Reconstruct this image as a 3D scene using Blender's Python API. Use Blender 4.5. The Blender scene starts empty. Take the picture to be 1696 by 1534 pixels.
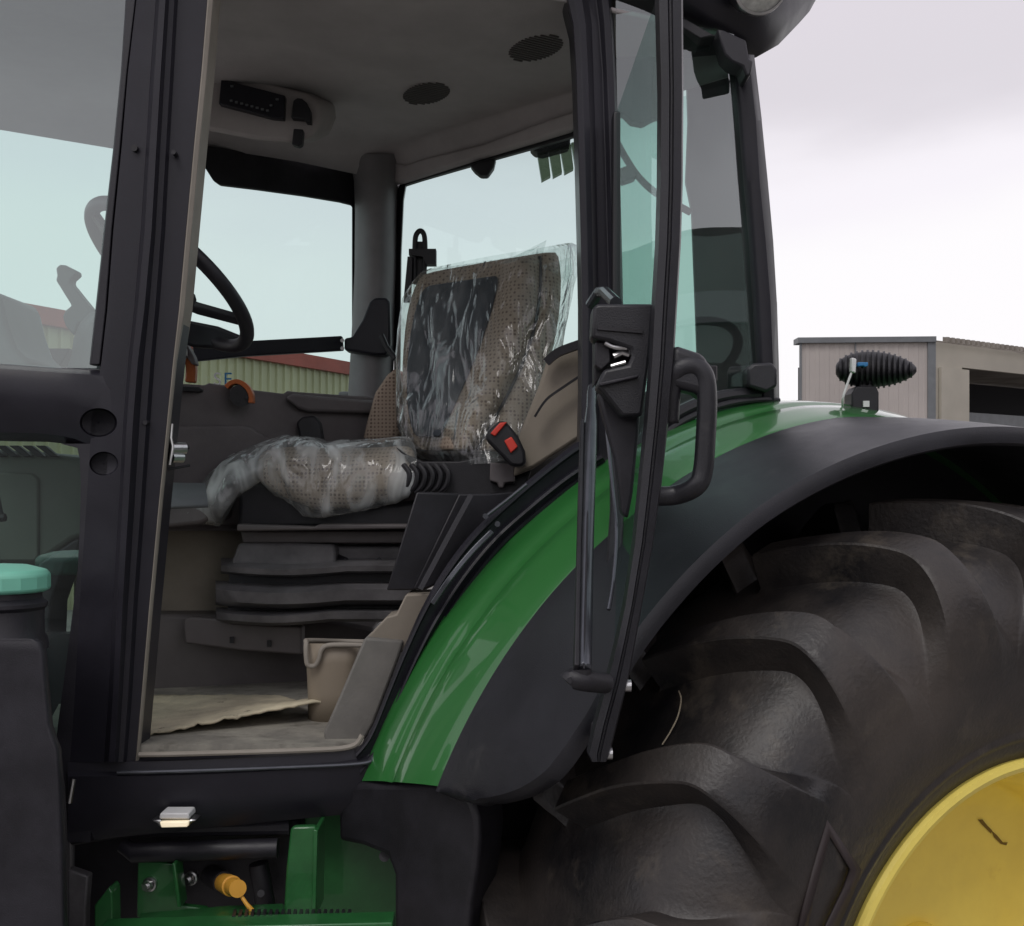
import bpy, bmesh, math, random
from mathutils import Vector, Matrix, noise
rad = math.radians
random.seed(7)
S = bpy.context.scene
COL = S.collection
# ------------------------------------------------------------------ camera
F, CX, HY, CZ = 1840.0, 848.0, 815.0, 2.2
cam = bpy.data.cameras.new('camera'); camo = bpy.data.objects.new('camera', cam); COL.objects.link(camo)
camo.location = (0, 0, CZ); camo.rotation_euler = (rad(90), 0, 0)
cam.sensor_fit = 'HORIZONTAL'; cam.sensor_width = 36; cam.lens = 36*F/1696
cam.shift_y = (HY-767)/1696; cam.clip_start = 0.05; cam.clip_end = 3000
S.camera = camo
# ------------------------------------------------------------------ world
S.view_settings.view_transform = 'Standard'; S.view_settings.look = 'None'
S.view_settings.exposure = 0.0; S.view_settings.gamma = 1
SUN_EL, SUN_ROT = rad(52), rad(200)
w = bpy.data.worlds.new('World'); S.world = w; w.use_nodes = True
nt = w.node_tree; nt.nodes.clear()
def N(t, nt_, **k):
    n = nt_.nodes.new(t)
    for a, b in k.items(): setattr(n, a, b)
    return n
out = N('ShaderNodeOutputWorld', nt)
sky = N('ShaderNodeTexSky', nt, sky_type='NISHITA', sun_disc=False, sun_elevation=SUN_EL, sun_rotation=SUN_ROT)
b1 = N('ShaderNodeBackground', nt); b1.inputs[1].default_value = 0.1
nt.links.new(sky.outputs[0], b1.inputs[0])
tc = N('ShaderNodeTexCoord', nt); sep = N('ShaderNodeSeparateXYZ', nt); nt.links.new(tc.outputs['Generated'], sep.inputs[0])
mp = N('ShaderNodeMapping', nt); mp.inputs['Scale'].default_value = (1.6, 1.6, 5.0); nt.links.new(tc.outputs['Generated'], mp.inputs[0])
nz = N('ShaderNodeTexNoise', nt); nz.inputs['Scale'].default_value = 1.4; nz.inputs['Detail'].default_value = 5; nz.inputs['Roughness'].default_value = .5
nt.links.new(mp.outputs[0], nz.inputs['Vector'])
ma = N('ShaderNodeMath', nt, operation='MULTIPLY_ADD'); ma.inputs[1].default_value = .16
nt.links.new(nz.outputs[0], ma.inputs[0]); nt.links.new(sep.outputs['Z'], ma.inputs[2])
cr = N('ShaderNodeValToRGB', nt); e = cr.color_ramp; e.interpolation = 'EASE'
e.elements[0].position = .0; e.elements[0].color = (1.02, .98, 1.0, 1)
e.elements[1].position = 1.0; e.elements[1].color = (.62, .60, .66, 1)
for p, c in ((.28, (1.05, 1.02, 1.03, 1)), (.345, (1.0, .955, 1.0, 1)), (.42, (.78, .735, .78, 1)), (.52, (.80, .745, .80, 1)), (.7, (.72, .69, .74, 1))):
    x = e.elements.new(p); x.color = c
nt.links.new(ma.outputs[0], cr.inputs[0])
b2 = N('ShaderNodeBackground', nt); b2.inputs[1].default_value = 1.0; nt.links.new(cr.outputs[0], b2.inputs[0])
mx = N('ShaderNodeMixShader', nt); mx.inputs[0].default_value = .93
nt.links.new(b1.outputs[0], mx.inputs[1]); nt.links.new(b2.outputs[0], mx.inputs[2]); nt.links.new(mx.outputs[0], out.inputs[0])
sl = bpy.data.lights.new('sun', 'SUN'); sl.energy = 0.9; sl.angle = rad(25); sl.color = (1, .97, .93)
so = bpy.data.objects.new('sun', sl); COL.objects.link(so)
so.rotation_euler = (rad(90)-SUN_EL, 0, math.pi-SUN_ROT)   # sun above and behind the viewer
S.cycles.max_bounces = 8; S.cycles.transparent_max_bounces = 24; S.cycles.use_denoising = True
S.cycles.caustics_reflective = False; S.cycles.caustics_refractive = False

# ------------------------------------------------------------------ coordinates
TH = rad(25)
RX, RL = Vector((math.cos(TH), math.sin(TH), 0)), Vector((math.sin(TH), -math.cos(TH), 0))   # rearwards, leftwards
C0 = Vector((1.084, 2.323, CZ-1.1))                                                          # rear axle at the rim plane
def T(x, l, z): return C0 + RX*x + RL*l + Vector((0, 0, z))
def W(px, py, d): return Vector(((px-CX)/F*d, d, CZ+(HY-py)/F*d))
def dl(px, l):
    """distance at which the view line through column px meets the plane at side offset l"""
    r = Vector(((px-CX)/F, 1, 0)); return (RL.dot(Vector((C0.x, C0.y, 0)))+l)/RL.dot(r)
def Dn(px, py=0):
    return dl(px, -.72) if px >= 600 else dl(600, -.72)-(600-px)*.00015
def PN(px, py, off=0): return W(px, py, Dn(px)+off)
def cyl_hit(px, py, r, l0=-2.0, l1=.2):
    best = None
    for i in range(400):
        l = l1+(l0-l1)*i/399; d = dl(px, l); p = W(px, py, d)-C0
        x, z = RX.dot(p), p.z
        rr = math.hypot(x, z)-r
        if best is None or abs(rr) < best[0]: best = (abs(rr), l, x, z)
    return best[1:]
def wall_plane(a, b):
    """a,b = (px,d): depth function of the vertical plane through both"""
    A, B = W(a[0], 815, a[1]), W(b[0], 815, b[1]); n = Vector((-(B-A).y, (B-A).x, 0))
    def f(px, py=0):
        r = Vector(((px-CX)/F, 1, 0)); return n.dot(Vector((A.x, A.y, 0)))/n.dot(r)
    return f
def flat(z):
    def f(px, py): return (z)*F/(HY-py)
    return f
def cr_(pts, n=8, closed=False):
    pts = [Vector(p) for p in pts]; o = []; m = len(pts)
    rng = range(m if closed else m-1)
    for i in rng:
        if closed: p0, p1, p2, p3 = pts[i-1], pts[i], pts[(i+1) % m], pts[(i+2) % m]
        else: p0, p1, p2, p3 = pts[max(i-1, 0)], pts[i], pts[i+1], pts[min(i+2, m-1)]
        for k in range(n):
            t = k/n
            o.append(.5*((2*p1)+(p2-p0)*t+(2*p0-5*p1+4*p2-p3)*t*t+(3*p1-p0-3*p2+p3)*t**3))
    if not closed: o.append(pts[-1])
    return o
# ------------------------------------------------------------------ materials
def mat(name, col, rough=.5, metal=0, bump=0, bscale=200, var=.0, vscale=6, coat=0, col2=None, spec=.5, emis=None, detail=4, rvar=0):
    m = bpy.data.materials.new(name); m.use_nodes = True; t = m.node_tree; b = t.nodes['Principled BSDF']
    b.inputs['Base Color'].default_value = (*col, 1); b.inputs['Roughness'].default_value = rough
    b.inputs['Metallic'].default_value = metal; b.inputs['Coat Weight'].default_value = coat; b.inputs['Coat Roughness'].default_value = .04
    b.inputs['Specular IOR Level'].default_value = spec
    if emis: b.inputs['Emission Color'].default_value = (*emis[0], 1); b.inputs['Emission Strength'].default_value = emis[1]
    g = N('ShaderNodeNewGeometry', t)
    if var or col2 or rvar:
        n = N('ShaderNodeTexNoise', t); n.inputs['Scale'].default_value = vscale; n.inputs['Detail'].default_value = detail; n.inputs['Roughness'].default_value = .65
        t.links.new(g.outputs['Position'], n.inputs['Vector'])
        r = N('ShaderNodeValToRGB', t); r.color_ramp.elements[0].position = .36; r.color_ramp.elements[1].position = .68
        c2 = col2 or tuple(min(1, c*(1+var)) for c in col); c1 = col if col2 else tuple(c*(1-var) for c in col)
        r.color_ramp.elements[0].color = (*c1, 1); r.color_ramp.elements[1].color = (*c2, 1)
        t.links.new(n.outputs[0], r.inputs[0]); t.links.new(r.outputs[0], b.inputs['Base Color'])
        if rvar:
            mr = N('ShaderNodeMapRange', t); mr.inputs[1].default_value = .3; mr.inputs[2].default_value = .7
            mr.inputs[3].default_value = rough-rvar; mr.inputs[4].default_value = rough+rvar
            t.links.new(n.outputs[0], mr.inputs[0]); t.links.new(mr.outputs[0], b.inputs['Roughness'])
    if bump:
        n2 = N('ShaderNodeTexNoise', t); n2.inputs['Scale'].default_value = bscale; n2.inputs['Detail'].default_value = 3
        t.links.new(g.outputs['Position'], n2.inputs['Vector'])
        bp = N('ShaderNodeBump', t); bp.inputs['Strength'].default_value = bump; bp.inputs['Distance'].default_value = .004
        t.links.new(n2.outputs[0], bp.inputs['Height']); t.links.new(bp.outputs[0], b.inputs['Normal'])
    return m
def two_sided_fresnel(t, ior, normal=None):
    fr = N('ShaderNodeFresnel', t); g = N('ShaderNodeNewGeometry', t); mr = N('ShaderNodeMapRange', t)
    mr.inputs[3].default_value = ior; mr.inputs[4].default_value = 1/ior
    t.links.new(g.outputs['Backfacing'], mr.inputs[0]); t.links.new(mr.outputs[0], fr.inputs[0])
    return fr
def glass(name, tint, ior=1.5, k=1.0, dust=0.0, rough=.01):
    m = bpy.data.materials.new(name); m.use_nodes = True; t = m.node_tree; t.nodes.clear()
    o = N('ShaderNodeOutputMaterial', t); tr = N('ShaderNodeBsdfTransparent', t); tr.inputs[0].default_value = (*tint, 1)
    gl = N('ShaderNodeBsdfGlossy', t); gl.inputs['Roughness'].default_value = rough; gl.inputs[0].default_value = (.9, .95, .95, 1)
    fr = two_sided_fresnel(t, ior)
    mm = N('ShaderNodeMath', t, operation='MULTIPLY', use_clamp=True); mm.inputs[1].default_value = k
    t.links.new(fr.outputs[0], mm.inputs[0])
    x = N('ShaderNodeMixShader', t); t.links.new(mm.outputs[0], x.inputs[0]); t.links.new(tr.outputs[0], x.inputs[1]); t.links.new(gl.outputs[0], x.inputs[2])
    last = x
    if dust:
        df = N('ShaderNodeBsdfDiffuse', t); df.inputs[0].default_value = (.55, .57, .56, 1)
        n = N('ShaderNodeTexNoise', t); n.inputs['Scale'].default_value = 3; n.inputs['Detail'].default_value = 6
        g = N('ShaderNodeNewGeometry', t); t.links.new(g.outputs['Position'], n.inputs['Vector'])
        m2 = N('ShaderNodeMath', t, operation='MULTIPLY'); m2.inputs[1].default_value = dust; t.links.new(n.outputs[0], m2.inputs[0])
        x2 = N('ShaderNodeMixShader', t); t.links.new(m2.outputs[0], x2.inputs[0]); t.links.new(x.outputs[0], x2.inputs[1]); t.links.new(df.outputs[0], x2.inputs[2]); last = x2
    t.links.new(last.outputs[0], o.inputs[0]); return m
def film_mat(name, op=.10):
    m = bpy.data.materials.new(name); m.use_nodes = True; t = m.node_tree; t.nodes.clear()
    o = N('ShaderNodeOutputMaterial', t); tr = N('ShaderNodeBsdfTransparent', t); tr.inputs[0].default_value = (.93, .96, .95, 1)
    g = N('ShaderNodeNewGeometry', t)
    n2 = N('ShaderNodeTexNoise', t); n2.inputs['Scale'].default_value = 7.5; n2.inputs['Detail'].default_value = 2; n2.inputs['Distortion'].default_value = .9
    mpn = N('ShaderNodeMapping', t); mpn.inputs['Scale'].default_value = (2.2, 1.2, .55); mpn.inputs['Rotation'].default_value = (0, .3, .2)
    t.links.new(g.outputs['Position'], mpn.inputs[0]); t.links.new(mpn.outputs[0], n2.inputs['Vector'])
    bp = N('ShaderNodeBump', t); bp.inputs['Strength'].default_value = 1.0; bp.inputs['Distance'].default_value = .03
    t.links.new(n2.outputs[0], bp.inputs['Height'])
    gl = N('ShaderNodeBsdfGlossy', t); gl.inputs['Roughness'].default_value = .16; t.links.new(bp.outputs[0], gl.inputs['Normal'])
    fr = two_sided_fresnel(t, 1.45); t.links.new(bp.outputs[0], fr.inputs['Normal'])
    mm = N('ShaderNodeMath', t, operation='MULTIPLY', use_clamp=True); mm.inputs[1].default_value = 2.1; t.links.new(fr.outputs[0], mm.inputs[0])
    x = N('ShaderNodeMixShader', t); t.links.new(mm.outputs[0], x.inputs[0]); t.links.new(tr.outputs[0], x.inputs[1]); t.links.new(gl.outputs[0], x.inputs[2])
    df = N('ShaderNodeBsdfDiffuse', t); df.inputs[0].default_value = (.75, .78, .78, 1)
    rp = N('ShaderNodeMapRange', t); rp.inputs[1].default_value = .42; rp.inputs[2].default_value = .72; rp.inputs[3].default_value = op*.35; rp.inputs[4].default_value = op*2.2
    t.links.new(n2.outputs[0], rp.inputs[0])
    x2 = N('ShaderNodeMixShader', t); t.links.new(rp.outputs[0], x2.inputs[0]); t.links.new(x.outputs[0], x2.inputs[1]); t.links.new(df.outputs[0], x2.inputs[2])
    t.links.new(x2.outputs[0], o.inputs[0]); return m
def fabric_mat(name, col, hole, scale=95):
    m = mat(name, col, .9, spec=.2); t = m.node_tree; b = t.nodes['Principled BSDF']
    g = N('ShaderNodeTexCoord', t); v = N('ShaderNodeTexVoronoi', t); v.inputs['Scale'].default_value = scale; v.inputs['Randomness'].default_value = .06
    t.links.new(g.outputs['Object'], v.inputs['Vector'])
    r = N('ShaderNodeValToRGB', t); r.color_ramp.elements[0].position = .25; r.color_ramp.elements[1].position = .42
    r.color_ramp.elements[0].color = (*hole, 1); r.color_ramp.elements[1].color = (*col, 1)
    t.links.new(v.outputs['Distance'], r.inputs[0]); t.links.new(r.outputs[0], b.inputs['Base Color'])
    bp = N('ShaderNodeBump', t); bp.inputs['Strength'].default_value = .5; bp.inputs['Distance'].default_value = .002
    t.links.new(v.outputs['Distance'], bp.inputs['Height']); t.links.new(bp.outputs[0], b.inputs['Normal']); return m
M = {}
M['black'] = mat('black_plastic', (.020, .019, .025), .46, bump=.12, bscale=350, var=.25, vscale=9, rvar=.08)
M['dark'] = mat('dark_plastic', (.016, .015, .019), .5, bump=.15, bscale=300, var=.3, vscale=12)
M['gloss'] = mat('satin_black_paint', (.021, .020, .027), .38, spec=.33, bump=.05, bscale=200, var=.15, rvar=.06)
M['flare'] = mat('fender_plastic', (.020, .020, .025), .38, bump=.2, bscale=420, var=.22, vscale=5, rvar=.08)
M['green'] = mat('green_paint', (.028, .165, .036), .33, var=.07, vscale=4, coat=1.0)
M['green2'] = mat('green_bracket_paint', (.022, .13, .035), .38, var=.15, vscale=14, coat=.5)
M['yellow'] = mat('yellow_paint', (.97, .78, .17), .36, var=.05, vscale=7, coat=.4, rvar=.08, bump=.04, bscale=30)
M['beige'] = mat('beige_trim', (.27, .235, .19), .7, bump=.1, bscale=300, var=.08)
M['beige_seal'] = mat('beige_seal', (.30, .27, .23), .6, var=.12)
M['brown'] = mat('brown_console_plastic', (.155, .138, .142), .55, bump=.15, bscale=300, var=.12, vscale=8)
M['head'] = mat('headliner_cloth', (.56, .52, .52), .9, bump=.2, bscale=240, var=.08, vscale=5)
M['tan'] = fabric_mat('tan_mesh_fabric', (.42, .335, .265), (.17, .12, .095), 84)
M['grey_cloth'] = mat('grey_seat_cloth', (.050, .060, .074), .85, bump=.2, bscale=260, var=.15)
M['rubber'] = mat('tyre_rubber', (.014, .0135, .015), .44, bump=.3, bscale=110, col2=(.070, .058, .050), vscale=2.6, detail=9, rvar=.14)
M['seal'] = mat('rubber_seal', (.014, .014, .017), .38, var=.1)
M['bellows'] = mat('bellows_rubber', (.14, .135, .14), .45, bump=.12, bscale=150, var=.3, vscale=8)
M['metal'] = mat('bright_metal', (.62, .62, .62), .28, metal=1, var=.1, vscale=30)
M['strut'] = mat('dark_steel_paint', (.10, .105, .12), .22, metal=.6, var=.12, vscale=20)
M['orange'] = mat('orange_plastic', (.50, .13, .035), .45, var=.1)
M['cap'] = mat('mint_cap_plastic', (.20, .56, .42), .42, var=.06)
M['plug'] = mat('yellow_plug_plastic', (.80, .40, .05), .5, var=.1)
M['red'] = mat('red_plastic', (.72, .055, .035), .5)
M['white'] = mat('white_plastic', (.75, .75, .75), .5)
M['blue'] = mat('blue_plastic', (.03, .20, .45), .4)
M['glass_d'] = glass('door_window_glass', (.70, .84, .80), 1.45, .45, dust=.02)
M['lens'] = mat('lamp_lens', (.45, .45, .42), .15, coat=1, var=.2, vscale=60)
M['lit'] = mat('lit_lamp_lens', (.9, .8, .6), .3, emis=((1, .85, .6), .55))
M['glass'] = glass('teal_window_glass', (.51, .70, .655), 1.5, 5.2, dust=.06)
M['glass_far'] = glass('clear_window_glass', (.66, .80, .775), 1.5, 1.0, dust=.03)
M['glass_q'] = glass('quarter_window_glass', (.55, .76, .69), 1.5, 5.0, dust=.03)
M['film'] = film_mat('clear_plastic_film', .075)
M['film2'] = film_mat('crumpled_plastic_film', .27)
M['floor'] = mat('floor_rubber', (.36, .34, .29), .6, bump=.3, bscale=80, col2=(.19, .18, .16), vscale=9)
M['card'] = mat('worn_cardboard', (.66, .59, .42), .85, bump=.5, bscale=60, col2=(.36, .32, .235), vscale=6, detail=7)
M['dash'] = mat('dash_plastic', (.15, .16, .135), .6, var=.08)
M['greyp'] = mat('grey_plastic', (.16, .17, .18), .5, var=.1)
# ------------------------------------------------------------------ mesh building
ORG = {}
class MB:
    def __init__(s): s.v = []; s.f = []
    def add(s, v, f):
        o = len(s.v); s.v += [Vector(p) for p in v]; s.f += [tuple(i+o for i in q) for q in f]; return s
    def prism(s, pts, th):
        """front polygon pts, extruded by vector th"""
        n = len(pts); th = Vector(th)
        return s.add(list(pts)+[Vector(p)+th for p in pts], [tuple(range(n)), tuple(range(2*n-1, n-1, -1))]+[(i, i+n, (i+1) % n+n, (i+1) % n) for i in range(n)])
    def px(s, pts, d, th, ax=None):
        f = d if callable(d) else (lambda a, b: d)
        P = [W(p[0], p[1], p[2] if len(p) > 2 else f(p[0], p[1])) for p in pts]
        return s.prism(P, ax if ax is not None else Vector((0, th, 0)))
    def grid(s, rows, close=False, cap=False):
        n = len(rows[0]); v = [p for r in rows for p in r]; f = []
        for i in range(len(rows)-1):
            for j in range(n if close else n-1):
                a = i*n+j; b = i*n+(j+1) % n; f.append((a, b, b+n, a+n))
        if cap: f += [tuple(range(n-1, -1, -1)), tuple(range((len(rows)-1)*n, len(rows)*n))]
        return s.add(v, f)
    def tube(s, pts, r, n=12, flat_=1.0, up=None):
        rows = []; m = len(pts); pts = [Vector(p) for p in pts]
        last = None
        for i, p in enumerate(pts):
            t = (pts[min(i+1, m-1)]-pts[max(i-1, 0)]).normalized()
            if up is not None: u = Vector(up)-t*Vector(up).dot(t)
            elif last is None: u = t.orthogonal()
            else: u = last-t*last.dot(t)
            u.normalize(); last = u; v = t.cross(u)
            ri = r[i] if isinstance(r, (list, tuple)) else r
            rows.append([p+(u*math.cos(2*math.pi*k/n)+v*math.sin(2*math.pi*k/n)*flat_)*ri for k in range(n)])
        return s.grid(rows, True, True)
    def bar(s, pts, wd, ht, up):
        """rectangular section along pts; ht along up, wd across"""
        rows = []; m = len(pts); pts = [Vector(p) for p in pts]; up = Vector(up)
        for i, p in enumerate(pts):
            t = (pts[min(i+1, m-1)]-pts[max(i-1, 0)]).normalized(); u = (up-t*up.dot(t)).normalized(); v = t.cross(u)
            a = wd[i] if isinstance(wd, (list, tuple)) else wd
            rows.append([p+v*a/2+u*ht/2, p-v*a/2+u*ht/2, p-v*a/2-u*ht/2, p+v*a/2-u*ht/2])
        return s.grid(rows, True, True)
    def cyl(s, a, b, r0, r1=None, n=24):
        return s.tube([a, b], [r0, r0 if r1 is None else r1], n)
    def box(s, c, sx, sy, sz, rot=None):
        R = rot or Matrix.Identity(3); v = [Vector(c)+R@Vector((x*sx/2, y*sy/2, z*sz/2)) for x in (-1, 1) for y in (-1, 1) for z in (-1, 1)]
        return s.add(v, [(0, 1, 3, 2), (4, 6, 7, 5), (0, 4, 5, 1), (2, 3, 7, 6), (0, 2, 6, 4), (1, 5, 7, 3)])
    def lathe(s, c, ax, prof, n=48, close=False, x0=None):
        """prof = [(h,r)] along axis ax from c"""
        ax = Vector(ax).normalized(); u = Vector(x0) if x0 else ax.orthogonal(); u = (u-ax*u.dot(ax)).normalized(); v = ax.cross(u)
        rows = [[Vector(c)+ax*h+(u*math.cos(2*math.pi*k/n)+v*math.sin(2*math.pi*k/n))*r for k in range(n)] for h, r in prof]
        return s.grid(rows, True, False)
    def build(s, name, m, parent=None, smooth=30, bevel=0, seg=2, sub=0, solid=0, keep=False):
        me = bpy.data.meshes.new(name)
        lo = Vector([min(p[i] for p in s.v) for i in range(3)]); hi = Vector([max(p[i] for p in s.v) for i in range(3)])
        c = Vector(((lo.x+hi.x)/2, (lo.y+hi.y)/2, lo.z if parent is None else (lo.z+hi.z)/2))
        me.from_pydata([p-c for p in s.v], [], s.f); me.update()
        bm = bmesh.new(); bm.from_mesh(me)
        if not keep: bmesh.ops.recalc_face_normals(bm, faces=bm.faces)
        bm.to_mesh(me); bm.free()
        me.materials.append(M[m] if isinstance(m, str) else m)
        o = bpy.data.objects.new(name, me); COL.objects.link(o)
        if parent is not None: o.parent = parent; o.location = c-ORG[parent.name]
        else: o.location = c
        ORG[o.name] = c
        if solid: x = o.modifiers.new('solid', 'SOLIDIFY'); x.thickness = solid; x.offset = 0
        if bevel: x = o.modifiers.new('bevel', 'BEVEL'); x.width = bevel; x.segments = seg; x.limit_method = 'ANGLE'; x.angle_limit = rad(35)
        if sub: x = o.modifiers.new('sub', 'SUBSURF'); x.levels = sub; x.render_levels = sub
        if smooth:
            for p in me.polygons: p.use_smooth = True
            if smooth < 180 and not sub: me.set_sharp_from_angle(angle=rad(smooth))
        return o
def empty(name, loc, label=None, cat=None, group=None, parent=None):
    o = bpy.data.objects.new(name, None); COL.objects.link(o); o.empty_display_size = .2; loc = Vector(loc)
    o.parent = parent; o.location = loc-(ORG[parent.name] if parent else Vector()); ORG[o.name] = loc
    if label: o['label'] = label
    if cat: o['category'] = cat
    if group: o['group'] = group
    return o
def tag(o, label=None, cat=None, group=None, kind=None):
    for k, v in (('label', label), ('category', cat), ('group', group), ('kind', kind)):
        if v: o[k] = v
    return o
# ------------------------------------------------------------------ ground and far buildings
gm = mat('asphalt_yard', (.23, .22, .205), .85, bump=.3, bscale=12, var=.2, vscale=.6)
g = MB().add([(-600, -600, 0), (600, -600, 0), (600, 900, 0), (-600, 900, 0)], [(0, 1, 2, 3)]).build('ground', gm, smooth=0); tag(g, kind='structure')

def corrug(mb, A, B, z0, z1fn, pitch, dep, flat_frac=.72):
    """ribbed sheet wall from A to B (xy), z1fn(t)"""
    A, B = Vector(A), Vector(B); L = (B-A).length; n = max(2, int(L/pitch)); t = (B-A)/L; nn = Vector((t.y, -t.x, 0))
    xs = []
    for i in range(n):
        s = i*pitch; xs += [(s, 0), (s+pitch*flat_frac, 0), (s+pitch*(flat_frac+.06), dep), (s+pitch*.94, dep)]
    xs.append((L, 0))
    rows = [[A+t*s+nn*h+Vector((0, 0, z0)) for s, h in xs], [A+t*s+nn*h+Vector((0, 0, z1fn(min(1, s/L)))) for s, h in xs]]
    mb.grid(rows)
M['cream'] = mat('cream_sheet', (.46, .45, .285), .6, var=.08, vscale=.5, coat=.1)
M['redtrim'] = mat('red_roof_trim', (.34, .075, .055), .6, var=.15, vscale=1)
M['shed'] = mat('grey_beige_sheet', (.45, .41, .385), .6, var=.08, vscale=.7)
M['shed2'] = mat('pale_door_sheet', (.42, .39, .33), .7, var=.1, vscale=.6)
M['rust'] = mat('weathered_roof_sheet', (.20, .175, .15), .7, col2=(.34, .31, .27), vscale=2)
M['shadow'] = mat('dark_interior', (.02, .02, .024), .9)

yb = empty('cream_warehouse', (-7, 22, 0), 'cream ribbed sheet warehouse with red roof edge seen through the cab windows', 'building')
A, B = Vector((-9.6, 18, 0)), Vector((-2.6, 32, 0)); ZE = 5.32
m = MB(); corrug(m, A, B, 0, lambda t: ZE, .285, .05); m.build('wall', 'cream', yb, smooth=0, keep=True)
A2 = Vector((-24, 17.9, 0)); m = MB(); corrug(m, A2, A, 0, lambda t: ZE, .285, .05); m.build('wall', 'cream', yb, smooth=0, keep=True)
dv = (B-A).normalized(); nv = Vector((dv.y, -dv.x, 0)); up = Vector((0, 0, 1))
m = MB(); m.prism([A+nv*.16+up*ZE-up*.10, B+nv*.16+up*(ZE-.10), B+nv*.16+up*(ZE+.22), A+nv*.16+up*(ZE+.22)], -nv*.2)
m.prism([A2+Vector((0, -.16, ZE-.10)), A+Vector((.1, -.16, ZE-.10)), A+Vector((.1, -.16, ZE+.22)), A2+Vector((0, -.16, ZE+.22))], (0, .2, 0)).build('roof_trim', 'redtrim', yb, smooth=0)
m = MB(); m.prism([A2+up*(ZE+.1), A+up*(ZE+.1), B+up*(ZE+.1), B+Vector((-14, 4, ZE+1.2)), A2+Vector((0, 14, ZE+1.2))], (0, 0, .08)).build('roof', 'redtrim', yb, smooth=0)

sb = empty('grey_shed', (7, 20, 0), 'grey beige metal shed with dark open bay beyond the rear wheel', 'building')
D1 = 18.0; zt = CZ+(815-561)/F*D1
a, b_ = W(1325, 815, D1), W(1548, 815, D1); a.z = b_.z = 0
m = MB(); corrug(m, a, b_, 0, lambda t: zt, 0.16, .007, .5); m.build('wall', 'shed', sb, smooth=0, keep=True)
m = MB(); m.px([(1322, 559), (1551, 557), (1551, 566), (1322, 568)], D1-.08, .3)
m.px([(1537, 566), (1550, 566), (1550, 815), (1537, 815)], D1-.04, .05); m.px([(1325, 566), (1328, 566), (1328, 815), (1325, 815)], D1-.04, .05)
m.px([(1416, 566), (1418, 566), (1418, 815), (1416, 815)], D1-.03, .02)
m.build('roof_trim', 'greyp', sb, smooth=0)
e_ = Vector((12.0, 21.55, 0)); q = (e_-b_).normalized(); qn = Vector((q.y, -q.x, 0))
up_z = Vector((0, 0, 1))
def SP(s, z, o=0): return b_+q*s+qn*o+Vector((0, 0, z))
m = MB(); m.prism([SP(.02, 0), SP(.75, 0), SP(.75, zt-.05), SP(.02, zt-.05)], -qn*.08)
m.prism([SP(.75, zt-.42), SP(6, zt-.42), SP(6, zt-.05), SP(.75, zt-.05)], -qn*.08)
m.build('wall', 'shed2', sb, smooth=0)
m = MB(); m.prism([SP(.10, 0, .06), SP(.86, 0, .06), SP(.86, zt-.46, .06), SP(.10, zt-.46, .06)], -qn*.05); dd = m.build('sliding_door', 'shed2', sb, smooth=0)
m = MB(); [m.prism([SP(x, 2.35, .09), SP(x+.03, 2.35, .09), SP(x+.03, 2.6, .09), SP(x, 2.6, .09)], -qn*.02) for x in (.38, .55)]; m.build('handle', 'greyp', dd, smooth=0)
m = MB(); corrug(m, SP(-.02, 0, .16), SP(6.4, 0, .16), zt-.07, lambda t: zt+.01, .14, .04, .4)
m.prism([a+up_z*(zt-.06)+Vector((.02, .1, 0)), SP(0, zt-.06, -.02), SP(14, zt-.06, .10), SP(14, zt-.06, -9), a+up_z*(zt-.06)+Vector((3.0, 9, 0))], (0, 0, .04)); m.build('roof', 'rust', sb, smooth=0)
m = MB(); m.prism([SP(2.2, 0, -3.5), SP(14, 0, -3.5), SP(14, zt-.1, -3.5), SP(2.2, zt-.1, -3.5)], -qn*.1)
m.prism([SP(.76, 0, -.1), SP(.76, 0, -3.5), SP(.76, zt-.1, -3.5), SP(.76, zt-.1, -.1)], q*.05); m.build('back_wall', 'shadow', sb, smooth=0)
m = MB(); m.prism([SP(.9, CZ+.95, -.6), SP(6, CZ+.95, -.6), SP(6, CZ+1.4, -.6), SP(.9, CZ+1.4, -.6)], -qn*.6); m.build('shelf', 'greyp', sb, smooth=0)

M['barn'] = mat('dark_barn_sheet', (.055, .05, .05), .8, var=.2, vscale=.6)
bb = empty('dark_barn', (26, -6, 0), 'tall dark barn standing behind the viewer and mirrored in the quarter window', 'building')
m = MB(); m.prism([(24, 8, 0), (17, -22, 0), (17, -22, 8.2), (24, 8, 8.2)], (6, 0, 0)); m.build('wall', 'barn', bb, smooth=0)
m = MB(); m.prism([(23.9, 8, 6.0), (16.9, -22, 6.0), (16.9, -22, 6.7), (23.9, 8, 6.7)], (-.2, 0, 0)); m.build('fascia', 'greyp', bb, smooth=0)
b3 = empty('reflection_block', (-10, -16, 0), 'unseen long low block added behind the viewer for dark reflections', 'building')  # added out of view so the paint mirrors something dark
m = MB(); m.prism([(-34, -15, 0), (5, -18, 0), (5, -18, 4.0), (-34, -15, 4.0)], (0, -8, 0)); m.build('wall', 'barn', b3, smooth=0)
m = MB(); m.prism([(-35, -14.5, 4.0), (6, -17.5, 4.0), (6, -17.5, 4.3), (-35, -14.5, 4.3)], (0, -9, 0)); m.build('roof', 'rust', b3, smooth=0)

# ================================================================== TRACTOR
tr = empty('tractor', (C0.x, C0.y, 0), 'green and black farm tractor with its cab door standing open', 'tractor')
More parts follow.
